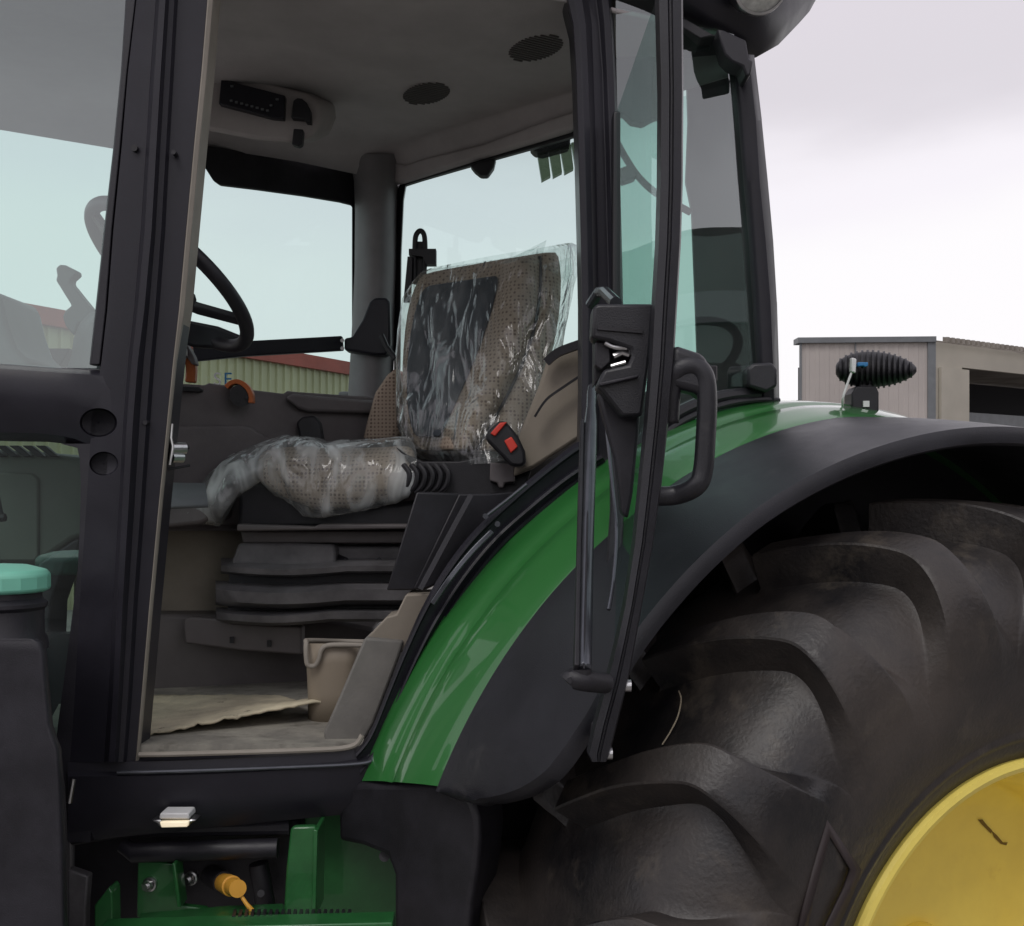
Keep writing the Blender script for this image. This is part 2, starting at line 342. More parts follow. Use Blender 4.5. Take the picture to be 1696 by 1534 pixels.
# ---- rear wheel
wheel = empty('rear_wheel', C0, parent=tr)
def tyre():
    half = [(-.29, 1.005), (-.20, 1.002), (-.10, .990), (-.03, .965), (.02, .925), (.055, .87), (.07, .80), (.065, .72), (.045, .65), (.024, .60), (.004, .555), (-.02, .525)]
    prof = []
    for i in range(len(half)-1):
        pass
    hp = [Vector((a, b, 0)) for a, b in half]; hs = cr_(hp, 9); mid = -.29
    left = [(p.x, p.y) for p in hs]; right = [(2*mid-p.x, p.y) for p in hs][::-1]
    prof = right[:-1]+left
    # arc length from crown
    ic = len(right)-1; s = [0]*len(prof)
    for i in range(ic+1, len(prof)): s[i] = s[i-1]+math.hypot(prof[i][0]-prof[i-1][0], prof[i][1]-prof[i-1][1])
    for i in range(ic-1, -1, -1): s[i] = s[i+1]-math.hypot(prof[i][0]-prof[i+1][0], prof[i][1]-prof[i+1][1])
    NL = 20; pitch = 2*math.pi/NL
    def ss(x): x = max(0, min(1, x)); return x*x*(3-2*x)
    nrm = []
    for i in range(len(prof)):
        a, b = prof[max(i-1, 0)], prof[min(i+1, len(prof)-1)]; t = Vector((b[0]-a[0], b[1]-a[1])).normalized(); nrm.append((-t.y, t.x))
    m = MB()
    for side in (1, -1):
        idx = [i for i in range(len(prof)) if (s[i] >= -1e-9 if side > 0 else s[i] <= 1e-9)]
        ph0 = rad(52.3) if side > 0 else rad(52.3)-pitch*.16; cols = []
        for k in range(NL):
            for q in range(20): cols.append((k, q))
        rows = []
        info = []
        for i in idx:
            l, r = prof[i]; sa = abs(s[i])
            off = -((.195-min(sa, .265))*.62 if sa < .265 else (.195-.265)*.62+(sa-.265)*.10)
            off = -((.195-.265)*.62)+(-(sa-.265)*.06) if sa > .30 else off
            w2 = .029+.010*ss((sa-.10)/.16)+.034*ss((sa-.27)/.2); fl = .012+.035*ss((sa-.29)/.2)
            H = .086*(ss((sa-.004)/.010) if side > 0 else ss((sa-.05)/.05))*(1-ss((sa-.26)/.25)*.95)
            if sa > .50: H *= max(0, 1-(sa-.50)/.05)
            info.append((l, r, sa, off, w2, fl, H, nrm[i]))
        # soften the bend of the lug line
        offs_ = [a[3] for a in info]
        for _ in range(6): offs_ = [offs_[0]]+[(offs_[k-1]+2*offs_[k]+offs_[k+1])/4 for k in range(1, len(offs_)-1)]+[offs_[-1]]
        for (k, q) in cols:
            row = []
            for (l, r, sa, off, w2, fl, H, nn_), of_ in zip(info, offs_):
                hp_ = pitch*r/2; w2 = min(w2, hp_-.03); E = w2+fl; c_ = hp_-E
                xs_ = [-hp_, -hp_+c_*.35, -hp_+c_*.7, -hp_+c_*.9, -E, -E+fl*.12, -w2-fl*.10, -w2, -w2+.004, -w2*.5, 0, w2*.5, w2-.004, w2, w2+fl*.10, E-fl*.12, E, hp_-c_*.9, hp_-c_*.7, hp_-c_*.35]
                hs_ = [0, 0, 0, .01, .05, .14, .86, .96, 1, 1, 1, 1, 1, .96, .86, .14, .05, .01, 0, 0]
                h = H*hs_[q]+(.004 if (sa > .47 and abs(r-.60) < .010) else 0)
                ph = ph0+of_+k*pitch+xs_[q]/r
                row.append(T(-math.cos(ph)*(r+nn_[1]*h), l+nn_[0]*h, math.sin(ph)*(r+nn_[1]*h)))
            rows.append(row)
        rows.append(rows[0]); m.grid(rows)
    return m.build('tyre', 'rubber', wheel, smooth=38)
ty = tyre()
m = MB(); m.lathe(C0, RL, [(-.03, .520), (-.005, .546), (.008, .548), (.016, .544), (.019, .534), (.014, .523), (-.004, .515), (-.02, .508), (-.05, .498), (-.11, .488), (-.14, .468), (-.17, .46), (-.24, .453), (-.262, .44), (-.30, .36), (-.315, .30), (-.32, .0)], 128)
rim = m.build('rim', 'yellow', wheel, smooth=35)
M['scuff'] = mat('brown_scuff', (.20, .13, .035), .9)
# shallow diamond emblem on side wall
def side_pt(px, py, l=.052): return W(px, py, dl(px, l))
M['emb'] = mat('sidewall_emblem_rubber', (.030, .021, .021), .6)
m = MB()
def side_panel(pts, lift):
    P = []
    for (px, py) in pts:
        q0 = side_pt(px, py, .06)-C0; r = math.hypot(RX.dot(q0), q0.z)
        hp = [(.92, .024), (.87, .055), (.80, .070), (.72, .065), (.65, .045), (.60, .02)]
        l = .06
        for i in range(len(hp)-1):
            if hp[i+1][0] <= r <= hp[i][0]:
                t = (hp[i][0]-r)/(hp[i][0]-hp[i+1][0]); l = hp[i][1]*(1-t)+hp[i+1][1]*t
        P.append(side_pt(px, py, l+lift))
    return P
for (o1, o2) in (([(1368, 1357), (1425, 1440), (1412, 1478), (1362, 1590), (1310, 1590), (1330, 1500)], [(1373, 1385), (1408, 1440), (1398, 1470), (1350, 1570), (1330, 1570), (1345, 1490)]),):
    a, b2_ = side_panel(o1, .008), side_panel(o2, .008); n = len(a)
    m.add(a+b2_, [(i, (i+1) % n, (i+1) % n+n, i+n) for i in range(n)])
m.build('sidewall_emblem', 'emb', wheel, solid=.006)

# ---- fender
def fpt(l, r, ph): return T(-r*math.cos(ph), l, r*math.sin(ph))
PH0, PH1, NPH = 20.6, 150, 70
fend = empty('rear_fender', fpt(-.5, 1.26, rad(60)), parent=tr)
rows = []
for k in range(NPH+1):
    pd = PH0+(PH1-PH0)*k/NPH
    up_ = max(0, min(1, (pd-55)/30)); rin = 1.315+.03*up_
    sec = [(-.745, rin-.05), (-.745, rin-.004), (-.742, rin+.001), (-.715, rin), (-.655, rin-.008), (-.62, rin-.014), (-.606, rin-.026), (-.592, rin-.022), (-.56, rin-.031), (-.50, rin-.048), (-.452, rin-.066), (-.44, rin-.076)]
    rows.append([fpt(l, r, rad(pd+max(0, 1-(pd-PH0)/20)*max(0, (l+.715)/.265)*3.2)) for l, r in sec])
m = MB(); m.grid(rows); gf = m.build('green_fender_panel', 'green', fend, smooth=60)
# flare: outer rail from the photo's lip at low angles, constant above
def lout(pd): return (lout0(pd-1.2)+lout0(pd-.6)+lout0(pd)+lout0(pd+.6)+lout0(pd+1.2))/5 if pd > 24.6 else lout0(pd)
def lout0(pd):
    tab = [(21, -.45), (23.2, -.44), (24, -.33), (26, -.205), (28.2, -.125), (30.2, -.092), (35, -.07), (42, -.09), (60, -.10), (75, -.075), (90, -.06), (150, -.055)]
    for i in range(len(tab)-1):
        if tab[i][0] <= pd <= tab[i+1][0]:
            t = (pd-tab[i][0])/(tab[i+1][0]-tab[i][0]); return tab[i][1]*(1-t)+tab[i+1][1]*t
    return tab[0][1]
rows = []
for k in range(NPH+31):
    ph = rad(23.2+(12*k/40 if k <= 40 else 12+(PH1-35.2)*(k-40)/(NPH-10))); pd = math.degrees(ph); up_ = max(0, min(1, (pd-55)/30)); ri = 1.315+.03*up_-.070
    lo_ = lout(pd); L = lo_+.452; s = []
    s.append((-.458, ri-.004)); s.append((-.457, ri+.010))
    for t in (.02, .12, .3, .5, .7, .85, .95, 1.0):
        s.append((-.452+L*t, ri+.008-(ri+.004-1.236)*t**1.5))
    s += [(lo_+.006, 1.226), (lo_+.004, 1.205), (lo_-.006, 1.200), (lo_-.015, 1.21)]
    for t in (.9, .5, .1): s.append((-.452+L*t, 1.212+.012*(1-t)))
    rows.append([fpt(l, r, ph) for l, r in s])
m = MB(); m.grid(rows, True, True); m.build('black_flare', 'flare', fend, smooth=50)
# inner splash wall behind the tyre; dark shell added to blacken the gap
m = MB(); pts = [fpt(-.75, 1.30+.03*max(0, min(1, (a-55)/30)), rad(a)) for a in range(15, 151, 3)]+[fpt(-.75, .3, rad(a)) for a in (150, 90, 15)]
m.prism(pts, -RL*.02); m.grid([[fpt(l, 1.315+.03*max(0, min(1, (a-55)/30))-o, rad(a)) for l, o in ((-.744, .03), (-.60, .05), (-.46, .10))] for a in range(25, 151, 3)]); m.build('inner_liner', 'dark', fend)

# ---- fender work lamp
lamp = empty('fender_work_lamp', fpt(-.62, 1.35, rad(92)), parent=tr)
ld = 2.92
m = MB(); m.px([(1411, 652), (1418, 640), (1452, 640), (1456, 650), (1456, 684), (1411, 682)], ld-.02, .07)
m.px([(1424, 625), (1446, 625), (1446, 648), (1424, 648)], ld, .04); m.build('lamp_bracket', 'dark', lamp, bevel=.004)
m = MB(); m.px([(1430, 664), (1440, 664), (1440, 674), (1430, 674)], ld-.026, .01).build('white_label', 'white', lamp)
cc = W(1451, 612, ld+.02); rowsL = []
def outline(x):  # half height (px) and centre row of the housing at column x
    t = (x-1383)/(1519-1383); top = 578+26*(2*abs(t-.47))**2.3; 
    top = 612-33*(math.sin(math.pi*min(1, max(0, t))**.8)**.55); bot = 612+33*(math.sin(math.pi*min(1, max(0, t))**.8)**.5)
    return top, bot
m = MB()
xs = [1384, 1386, 1390, 1396]+list(range(1402, 1512, 6))+[1513, 1516, 1518]
for x in xs:
    t_, b__ = outline(x); c_ = (t_+b__)/2; h = (b__-t_)/2; row = []
    for k in range(20):
        a = 2*math.pi*k/20; row.append(W(x, c_-h*.90*math.cos(a), ld+.05+.065*math.sin(a)*max(.25, h/33)))
    rowsL.append(row)
m.grid(rowsL, True, True); house = m.build('lamp_housing', 'dark', lamp, smooth=50)
for i, x in enumerate(range(1392, 1512, 9)):
    t_, b__ = outline(x); m = MB(); c_ = (t_+b__)/2; h = (b__-t_)/2
    rws = [[W(x+dx+(k2*0), c_-h*.99*math.cos(2*math.pi*k2/24), ld+.045+.078*math.sin(2*math.pi*k2/24)*max(.3, h/33)) for k2 in range(24)] for dx in (-1.9, 1.9)]
    m.grid(rws, True, True).build('cooling_fin', 'dark', house, smooth=30)
m = MB(); m.tube(cr_([W(1396, 676, ld-.03), W(1396, 660, ld-.05), W(1402, 640, ld-.05), W(1410, 618, ld-.05)], 6), .0032, 8); m.build('cable', 'white', lamp)
m = MB(); m.px([(1411, 592), (1419, 594), (1418, 618), (1410, 616)], ld-.055, .02); m.build('connector', 'white', lamp, bevel=.003)
m = MB(); m.px([(1421, 600), (1438, 600), (1438, 606), (1434, 608), (1430, 606), (1421, 607)], ld-.05, .02); m.build('connector', 'blue', lamp, bevel=.002)

# ---- front door post (A post), loft of vertical ribs
def strip(rowsdef, cols, offs, name, mt, parent, thick=.09, smooth=25, bevel=.002):
    """rowsdef: {y: [px per column]}, offs: depth offset per column (negative = towards viewer)"""
    rws = []
    for y, c in rowsdef: rws.append([W(x, y, Dn(x)+o) for x, o in zip(c, offs)])
    back = []
    m = MB(); n = len(rws[0])
    full = [r+[W(x_.x*0+c[-1], y, Dn(c[-1])+thick), W(c[0], y, Dn(c[0])+thick)] if False else r+[r[-1]+Vector((0, thick, 0)), r[0]+Vector((0, thick, 0))] for r, (y, c) in zip(rws, rowsdef)]
    m.grid(full, True, True); return m.build(name, mt, parent, smooth=smooth, bevel=bevel)
fp = empty('front_post', W(260, 600, Dn(260)), parent=tr)
R1 = [(-60, [232, 233, 236, 262, 268, 278, 284, 292, 298, 348]),
      (120, [210, 212, 222, 249, 256, 266, 273, 282, 288, 333]),
      (240, [200, 202, 213, 242, 248, 259, 266, 275, 281, 321]),
      (380, [186, 188, 200, 233, 240, 251, 258, 267, 274, 308]),
      (512, [176, 178, 186, 222, 228, 239, 247, 257, 264, 296]),
      (600, [166, 168, 178, 212, 218, 228, 238, 249, 256, 286]),
      (700, [150, 152, 172, 204, 210, 220, 231, 242, 249, 276]),
      (850, [140, 142, 166, 196, 202, 212, 222, 232, 239, 261]),
      (1000, [130, 132, 158, 187, 194, 203, 212, 221, 228, 247]),
      (1150, [122, 124, 150, 180, 187, 196, 203, 212, 219, 234]),
      (1262, [114, 116, 146, 172, 180, 190, 196, 204, 210, 224])]
offs = [.03, .0, -.006, -.012, -.034, -.036, -.014, -.010, .004, .006]
PB = strip(R1, None, offs, 'post_body', 'gloss', fp, bevel=0)
R2 = [(y, [c[0]-34, c[0]-32, c[0]-3, c[0]-2]) for y, c in R1[:5]]+[(600, [148, 150, 165, 166])]
R2 = [(-60, [207, 209, 229, 231]), (120, [198, 200, 207, 209]), (240, [186, 188, 196, 199]), (380, [172, 174, 183, 185]), (512, [158, 160, 173, 175]), (604, [148, 150, 163, 165])]
R2 = [(y, [a, a+2, b-1, b+1]) for y, a, b in ((-60, 212, 232), (120, 200, 211), (240, 188, 200), (380, 172, 186), (512, 158, 176), (604, 148, 166))]
strip(R2, None, [.012, .0, .0, .012], 'glass_edge_seal', 'black', fp, thick=.03)
R3 = [(y, [c[-1]-1, c[-1]+1, c[-1]+8, c[-1]+9]) for y, c in R1]
R3 = [(y, [c[-1]-2, c[-1]+1, c[-1]+(10 if y < 600 else 6), c[-1]+(12 if y < 600 else 8)]) for y, c in R1]
strip(R3, None, [.02, .004, .012, .05], 'beige_seal_strip', 'beige_seal', fp, thick=.05)
m = MB()
for (x, y, r) in ((222, 245, 5.5), (287, 252, 4), (240, 700, 4)):
    m = MB(); p = W(x, y, Dn(x)-.018); m.cyl(p, p+Vector((0, .02, 0)), r/F*2.4, n=16); m.build('screw', 'dark', fp)
# lower/outer body to the left: horizontal cross rail with hollows, lower jamb
cr = empty('front_cross_rail', W(90, 665, 2.4), parent=tr)
def rr(x0, x1, yt0, yt1, yb0, yb1): return None
rows = []
for x, yt, yb in ((-160, 598, 724), (-60, 600, 727), (0, 602, 729), (60, 606, 730), (100, 609, 734), (125, 610, 740), (150, 611, 752), (175, 612, 775), (200, 612, 790)):
    d = Dn(x)+max(0, (x-110)/90)*.022
    prof = [(0, .03), (.02, .0), (.07, -.012), (.2, -.02), (.45, -.022), (.7, -.012), (.9, .0), (1, .03)]
    r = [W(x, yt+(yb-yt)*t, d-.005+o) for t, o in prof]; r += [r[-1]+Vector((0, .06, 0)), r[0]+Vector((0, .06, 0))]; rows.append(r)
m = MB(); m.grid(rows, True, True); RB = m.build('rail_body', 'gloss', cr, smooth=60)
# hollows (recessed dishes with a rim)
def carve(o, cut):
    md = o.modifiers.new('b', 'BOOLEAN'); md.object = cut; md.solver = 'EXACT'; md.operation = 'DIFFERENCE'
    bpy.context.view_layer.update(); dg = bpy.context.evaluated_depsgraph_get(); me = bpy.data.meshes.new_from_object(o.evaluated_get(dg))
    o.modifiers.clear(); old = o.data; o.data = me; me.name = old.name
    me.set_sharp_from_angle(angle=rad(30))
def hollow(px, py, rx, ry, d, objs, depth=.035):
    m = MB(); rws = []
    for s_, o_ in ((1.0, -.05), (1.0, .0), (.97, depth*.5), (.88, depth*.8), (.6, depth*.95), (.05, depth)):
        rws.append([W(px+rx*s_*math.cos(2*math.pi*k/36), py+ry*s_*math.sin(2*math.pi*k/36), d+o_) for k in range(36)])
    m.grid(rws, True, True); c = m.build('cutter', 'dark', None, smooth=0)
    for o in objs: carve(o, c)
    bpy.data.objects.remove(c)
def dish(px, py, rx, ry, d, name, parent):
    m = MB(); rws = []
    for k_, (s, o) in enumerate(((1.08, .006), (1.02, -.004), (.95, -.004), (.88, .004), (.80, .03), (.0, .045))):
        rws.append([W(px+rx*s*math.cos(2*math.pi*k/32), py+ry*s*math.sin(2*math.pi*k/32), d+o) for k in range(32)])
    m.grid(rws, True, False); return m.build(name, 'dark', parent, smooth=50)
m = MB(); m.px([(100, 735), (128, 742), (132, 760), (134, 800), (133, 840), (131, 900), (128, 950), (122, 1000), (112, 1080), (96, 1200), (92, 1240), (108, 1300), (112, 1395), (150, 1395), (152, 1262), (166, 1000), (176, 735)], lambda a, b: Dn(a)+.0, .07)
SP_ = m.build('post_side_panel', 'black', fp)
hollow(163, 700, 31, 24, Dn(160), [PB, RB, SP_], .022); hollow(172, 768, 24, 20, Dn(170), [PB, RB, SP_], .012)
m = MB(); m.tube([W(122, 1290, 2.37), W(115, 1330, 2.37)], .005, 8); m.build('bright_clip', 'metal', fp)
# glazing front
gl_ = MB(); gl_.add([W(x, y, Dn(x)+.015) for x, y in ((-170, -90), (228, -90), (208, 120), (198, 240), (184, 380), (172, 512), (160, 610), (-170, 606))], [tuple(range(8))]); gl_.build('front_side_window', 'glass', tr, smooth=0)
gl_ = MB(); gl_.add([W(x, y, Dn(x)+.03) for x, y in ((-170, 720), (135, 735), (134, 860), (120, 1060), (95, 1240), (95, 1400), (-170, 1400))], [tuple(range(7))]); gl_.build('lower_side_window', 'glass', tr, smooth=0)

# ---- sill under the door
sill = empty('door_sill', W(400, 1290, 2.42), parent=tr)
m = MB(); rows = []
for x, y0 in ((112, 1262), (150, 1262), (222, 1262), (300, 1260), (400, 1256), (500, 1250), (560, 1246), (592, 1241), (612, 1236)):
    d = Dn(x); yb = 1395-(x-112)*.10
    rows.append([W(x, y0-7, d+.03), W(x, y0, d+.0), W(x, y0+16, d-.004), W(x, y0+24, d-.016), W(x, y0+60, d-.012), W(x, yb-20, d-.006), W(x, yb, d+.02), W(x, yb, d+.25), W(x, y0-7, d+.25)])
m.grid(rows, True, True); m.build('sill_panel', 'gloss', sill, smooth=35)
m = MB(); m.tube(cr_([PN(194, 1280, -.016), PN(300, 1277, -.018), PN(450, 1272, -.018), PN(595, 1265, -.018), PN(618, 1254, -.016), PN(632, 1236, -.014)], 6), .0045, 8); m.build('sill_highlight', 'strut', sill)  # lighter steel tube drawn in along the groove's highlight
m = MB(); m.tube(cr_([PN(230, 1250, -.005), PN(300, 1249, -.005), PN(500, 1243, -.005), PN(580, 1237, -.005), PN(600, 1218, -.004)], 6), .006, 8); m.build('beige_edge', 'beige_seal', sill)
m = MB(); c = (W(288, 1353, 2.36)); m.px([(265, 1347), (312, 1347), (314, 1357), (263, 1357)], 2.34, .05); m.build('step_lamp_housing', 'white', sill, bevel=.003)
m = MB(); m.px([(264, 1362), (312, 1361), (310, 1370), (267, 1371)], 2.335, .03); m.build('step_lamp_lens', 'lit', sill, bevel=.002)
m = MB(); m.px([(248, 1360), (262, 1358), (316, 1357), (326, 1359), (316, 1363), (310, 1371), (266, 1372), (260, 1366)], 2.345, .04); m.build('step_lamp_ring', 'metal', sill, bevel=.004)

# ---- curved door opening frame along the fender
CI = [(588, 1243), (604, 1226), (618, 1200), (640, 1145), (668, 1075), (697, 1010), (732, 948), (775, 890), (830, 835), (890, 783), (945, 740), (975, 722)]
CO = [(600, 1300), (622, 1268), (640, 1238), (668, 1170), (702, 1098), (740, 1030), (790, 958), (845, 895), (900, 848), (955, 805), (985, 788), (1010, 775)]
def lerp(a, b, t): return (a[0]+(b[0]-a[0])*t, a[1]+(b[1]-a[1])*t)
rows = []
ci = cr_([(p[0], p[1], 0) for p in CI], 4); co = cr_([(p[0], p[1], 0) for p in CO], 4)
for a, b in zip(ci, co):
    r = []
    for t, o in ((0, .03), (.0, -.002), (.10, -.016), (.18, -.018), (.24, -.006), (.55, -.002), (.60, -.014), (.68, -.018), (.74, -.004), (.82, .0), (.88, -.010), (.96, -.008), (1.0, .01)):
        q = lerp(a, b, t); r.append(W(q[0], q[1], Dn(q[0])+o))
    r += [r[-1]+Vector((0, .07, 0)), r[0]+Vector((0, .07, 0))]; rows.append(r)
m = MB(); m.grid(rows, True, True); m.build('door_opening_frame', 'gloss', tr, smooth=30)

# ---- rear door post (B post)
R4 = [(-60, [925, 930, 945, 960, 972, 985, 996, 1008, 1014]), (0, [936, 940, 952, 964, 975, 987, 998, 1008, 1014]), (40, [946, 949, 960, 970, 980, 992, 1002, 1012, 1017]), (120, [951, 954, 964, 974, 983, 998, 1006, 1016, 1021]),
      (250, [955, 958, 968, 978, 987, 1002, 1011, 1021, 1026]), (400, [959, 962, 972, 981, 990, 1006, 1015, 1025, 1030]), (500, [961, 964, 974, 983, 992, 1009, 1018, 1028, 1032]),
      (640, [961, 964, 974, 984, 993, 1010, 1020, 1030, 1034]), (790, [958, 962, 972, 982, 992, 1010, 1020, 1030, 1034])]
strip(R4, None, [.04, .0, -.014, -.014, .004, .006, -.012, -.010, .03], 'rear_door_post', 'gloss', tr, thick=.10)
m = MB(); m.px([(940, -70), (1010, -70), (1010, 20), (980, 15), (950, 50), (942, 20)], lambda a, b: Dn(a)+.02, .05).build('door_header', 'gloss', tr, bevel=.006)

# ---- quarter window and rear post (C post)
QL = [(-40, 1020, 1206), (60, 1020, 1216), (160, 1022, 1232), (300, 1027, 1243), (420, 1030, 1254), (520, 1032, 1260), (600, 1032, 1264), (658, 1032, 1266), (700, 1032, 1200), (760, 1032, 1100)]
rows = []
for y, a, b in QL:
    rows.append([W(a+(b-a)*k/16, y if y < 700 else y-(y-690)*k/16*.3, Dn(a+(b-a)*k/16)+.022-.012*math.sin(math.pi*k/16)) for k in range(17)])
qw = MB(); qw.grid(rows); qw.build('quarter_window', 'glass_q', tr, smooth=180)
R5 = [(90, [1214, 1220, 1227, 1240, 1249]), (200, [1223, 1229, 1236, 1252, 1262]), (300, [1231, 1237, 1243, 1258, 1272]), (400, [1240, 1246, 1251, 1268, 1281]), (500, [1246, 1252, 1258, 1276, 1287]), (600, [1252, 1258, 1263, 1280, 1290]), (668, [1254, 1260, 1266, 1282, 1291])]
strip(R5, None, [.02, -.0, -.010, -.020, .01], 'rear_corner_post', 'gloss', tr, thick=.08, smooth=60)
m = MB(); m.px([(1150, 70), (1216, 70), (1226, 110), (1238, 300), (1252, 480), (1262, 650), (1190, 662), (1158, 672), (1152, 500), (1146, 350), (1136, 300), (1140, 200), (1136, 80)], 3.12, .02)
m.build('rear_inner_panel', 'dark', tr)
# lower window rubber rail, lamp bracket block at its end
m = MB(); m.tube(cr_([PN(1030, 760, .0), PN(1100, 700, -.0), PN(1150, 672, -.0), PN(1200, 657, -.0), PN(1255, 652, 0)], 6), .018, 10); m.build('window_rail', 'seal', tr)
m = MB(); m.tube(cr_([PN(1040, 775, -.02), PN(1110, 712, -.02), PN(1160, 684, -.02), PN(1210, 668, -.02), PN(1262, 662, -.01), PN(1289, 664, -.005)], 6), .009, 10); m.build('window_seal', 'seal', tr)
m = MB(); m.px([(1237, 612), (1248, 601), (1280, 600), (1288, 612), (1288, 640), (1270, 650), (1238, 640)], 2.86, .07); m.build('corner_block', 'flare', tr, bevel=.008)

# ---- roof
roof = empty('roof', W(1240, 0, 2.9), parent=tr)
# corner of the roof shell: lower edge follows the side then turns round the rear corner
low = [(560, -260, 2.45), (900, -150, 2.55), (1130, 12, 2.78), (1165, 35, 2.84), (1190, 46, 2.88), (1226, 66, 2.93), (1252, 92, 2.98), (1275, 78, 3.06), (1310, 42, 3.2), (1328, 22, 3.3), (1345, -8, 3.45), (1370, -60, 3.7)]
rows = []
for (x, y, d) in low:
    p = W(x, y, d); outd = Vector((.5, -.86, 0)) if x < 1253 else Vector((1, .1, 0))
    rows.append([p+Vector((0, 0, 0))-outd*.3+up*.03, p, p+outd*.02+up*.01, p+outd*.05+up*.08, p+outd*.05+up*.17, p+outd*.0+up*.26, p-outd*.3+up*.33])
m = MB(); m.grid(rows); m.build('roof_shell', 'gloss', roof, smooth=50, solid=.01)
m = MB(); m.px([(1125, 25), (1165, 48), (1186, 60), (1178, 60), (1168, 62), (1160, 64), (1150, 58), (1125, 42)], 2.80, .1); m.build('roof_gutter', 'dark', roof, bevel=.003)
m = MB(); m.px([(1187, 48), (1198, 49), (1236, 66), (1241, 98), (1248, 100), (1244, 124), (1236, 127), (1230, 110), (1212, 102), (1200, 90)], 2.80, .08); m.build('post_bracket', 'black', roof, bevel=.006)
p = W(1258, -28, 2.80); m = MB(); axl = Vector((.15, -.75, -.35)).normalized()
m.lathe(p, axl, [(-.04, .075), (.0, .078), (.012, .074), (.014, .068)], 40); lp = m.build('roof_lamp', 'metal', roof)
m = MB(); m.lathe(p, axl, [(.008, .068), (.016, .04), (.018, 0)], 40); m.build('lens', 'lens', lp)
# top slab of roof so that it casts its shade
m = MB(); c1 = [W(-300, -120, 2.25), W(1245, -120, 2.95), W(640, -130, 4.25), W(-200, -130, 3.4)]
for q_ in c1: q_.z = CZ+1.42
cen = sum(c1, Vector())/4; c1 = [cen+(q_-cen)*1.06 for q_ in c1]; m.prism(c1, (0, 0, .14)); m.build('roof_panel', 'black', roof, bevel=.05, seg=4)
# ---- headliner: gently domed ceiling with rolled edges
def ceil_grid():
    a, b, c_, d_ = W(330, 0, 2.44), W(968, 0, 2.70), W(640, 0, 4.07), W(318, 0, 3.62)
    N1, N2 = 28, 24; rows = []
    for i in range(N1+1):
        u = i/N1; row = []
        for j in range(N2+1):
            v = j/N2; p = (a*(1-u)+b*u)*(1-v)+(d_*(1-u)+c_*u)*v
            e = min(u, 1-u, v*.8+.12, (1-v)*1.0)
            z = 1.235-.075*max(0, 1-e/.10)**2
            z -= .012*math.exp(-((v-.45)/.03)**2)*(1 if u < .6 else 0)
            row.append(Vector((p.x, p.y, CZ+z)))
        rows.append(row)
    return rows
# headliner extends to the rear glass plane
RG = wall_plane((617, 4.09), (1262, 2.95))   # rear glazing
RW = wall_plane((345, 3.70), (585, 4.05))    # right wall glazing
zc = 1.22
def onz(px, py, z): return W(px, py, z*F/(HY-py))
NEAR = [W(-330, 0, 2.36), W(250, 0, 2.44), W(600, 0, 2.48), W(960, 0, 2.70), W(1225, 0, 2.93)]
FAR = [W(-330, 0, 3.22), W(200, 0, 3.72), W(330, 0, RW(330)), W(640, 0, 4.02), W(1235, 0, RG(1235)+.0)]
def lin(P, t):
    t = t*(len(P)-1); i = min(int(t), len(P)-2); return P[i]*(1-(t-i))+P[i+1]*(t-i)
rows = []
for i in range(41):
    u = i/40; row = []
    for j in range(31):
        v = j/30; p = lin(NEAR, u)*(1-v)+lin(FAR, u)*v
        z = zc-.09*max(0, 1-(1-v)/.10)**2-.03*max(0, 1-v/.08)**2
        z += .018*(1/(1+math.exp(-(v-.40-.25*(u-.3))*60)))*(1 if u < .62 else max(0, 1-(u-.62)*8))
        row.append(Vector((p.x, p.y, CZ+z)))
    rows.append(row)
m = MB(); m.grid(rows); hl = m.build('headliner', 'head', tr, smooth=180, solid=.012)
def cdep(px, py): return zc*F/(HY-py)
def grille(px0, py0, w_, h_, name):
    m = MB(); c = onz(px0, py0, zc); ux = Vector((.87, .5, 0)); uy = Vector((-.5, .87, 0))
    for k in range(15):
        t = (k-7)/7; yy = t*.095; hw = .062*math.sqrt(max(.05, 1-abs(t)**2.2))
        m.box(c+uy*yy+Vector((0, 0, -.007)), hw*2, .005, .005, Matrix((ux, uy, (0, 0, 1))).transposed())
    o = m.build(name, M['spk'], hl); return o
M['spk'] = mat('grille_slats', (.13, .12, .115), .7)
grille(887, 76, 0, 0, 'speaker_grille'); grille(706, 152, 0, 0, 'speaker_grille')
# recess line and rear header trim
m = MB(); m.px([(672, 272), (700, 262), (800, 238), (900, 200), (952, 182), (952, 212), (900, 228), (800, 258), (668, 300), (628, 306), (628, 262)], lambda a, b: RG(a)-.05, .05); m.build('rear_header_trim', 'head', hl, bevel=.01)
m = MB(); m.px([(664, 300), (700, 290), (800, 261), (900, 233), (962, 212), (962, 222), (900, 240), (800, 268), (700, 297), (672, 306), (668, 330), (664, 420), (662, 650), (652, 650), (654, 420), (656, 320)], lambda a, b: RG(a)-.01, .03); m.build('rear_window_frame', 'seal', tr, bevel=.003)
m = MB(); m.px([(778, 272), (822, 260), (818, 276), (808, 290), (796, 290), (786, 282)], RG(800)-.03, .05); m.build('window_hinge', 'dark', tr, bevel=.006)
m = MB(); m.add([W(x, y, RG(x)+.0) for x, y in ((662, 300), (1232, 130), (1250, 640), (1000, 640), (662, 660))], [(0, 1, 2, 3, 4)]); m.build('rear_window', 'glass_far', tr, smooth=0)
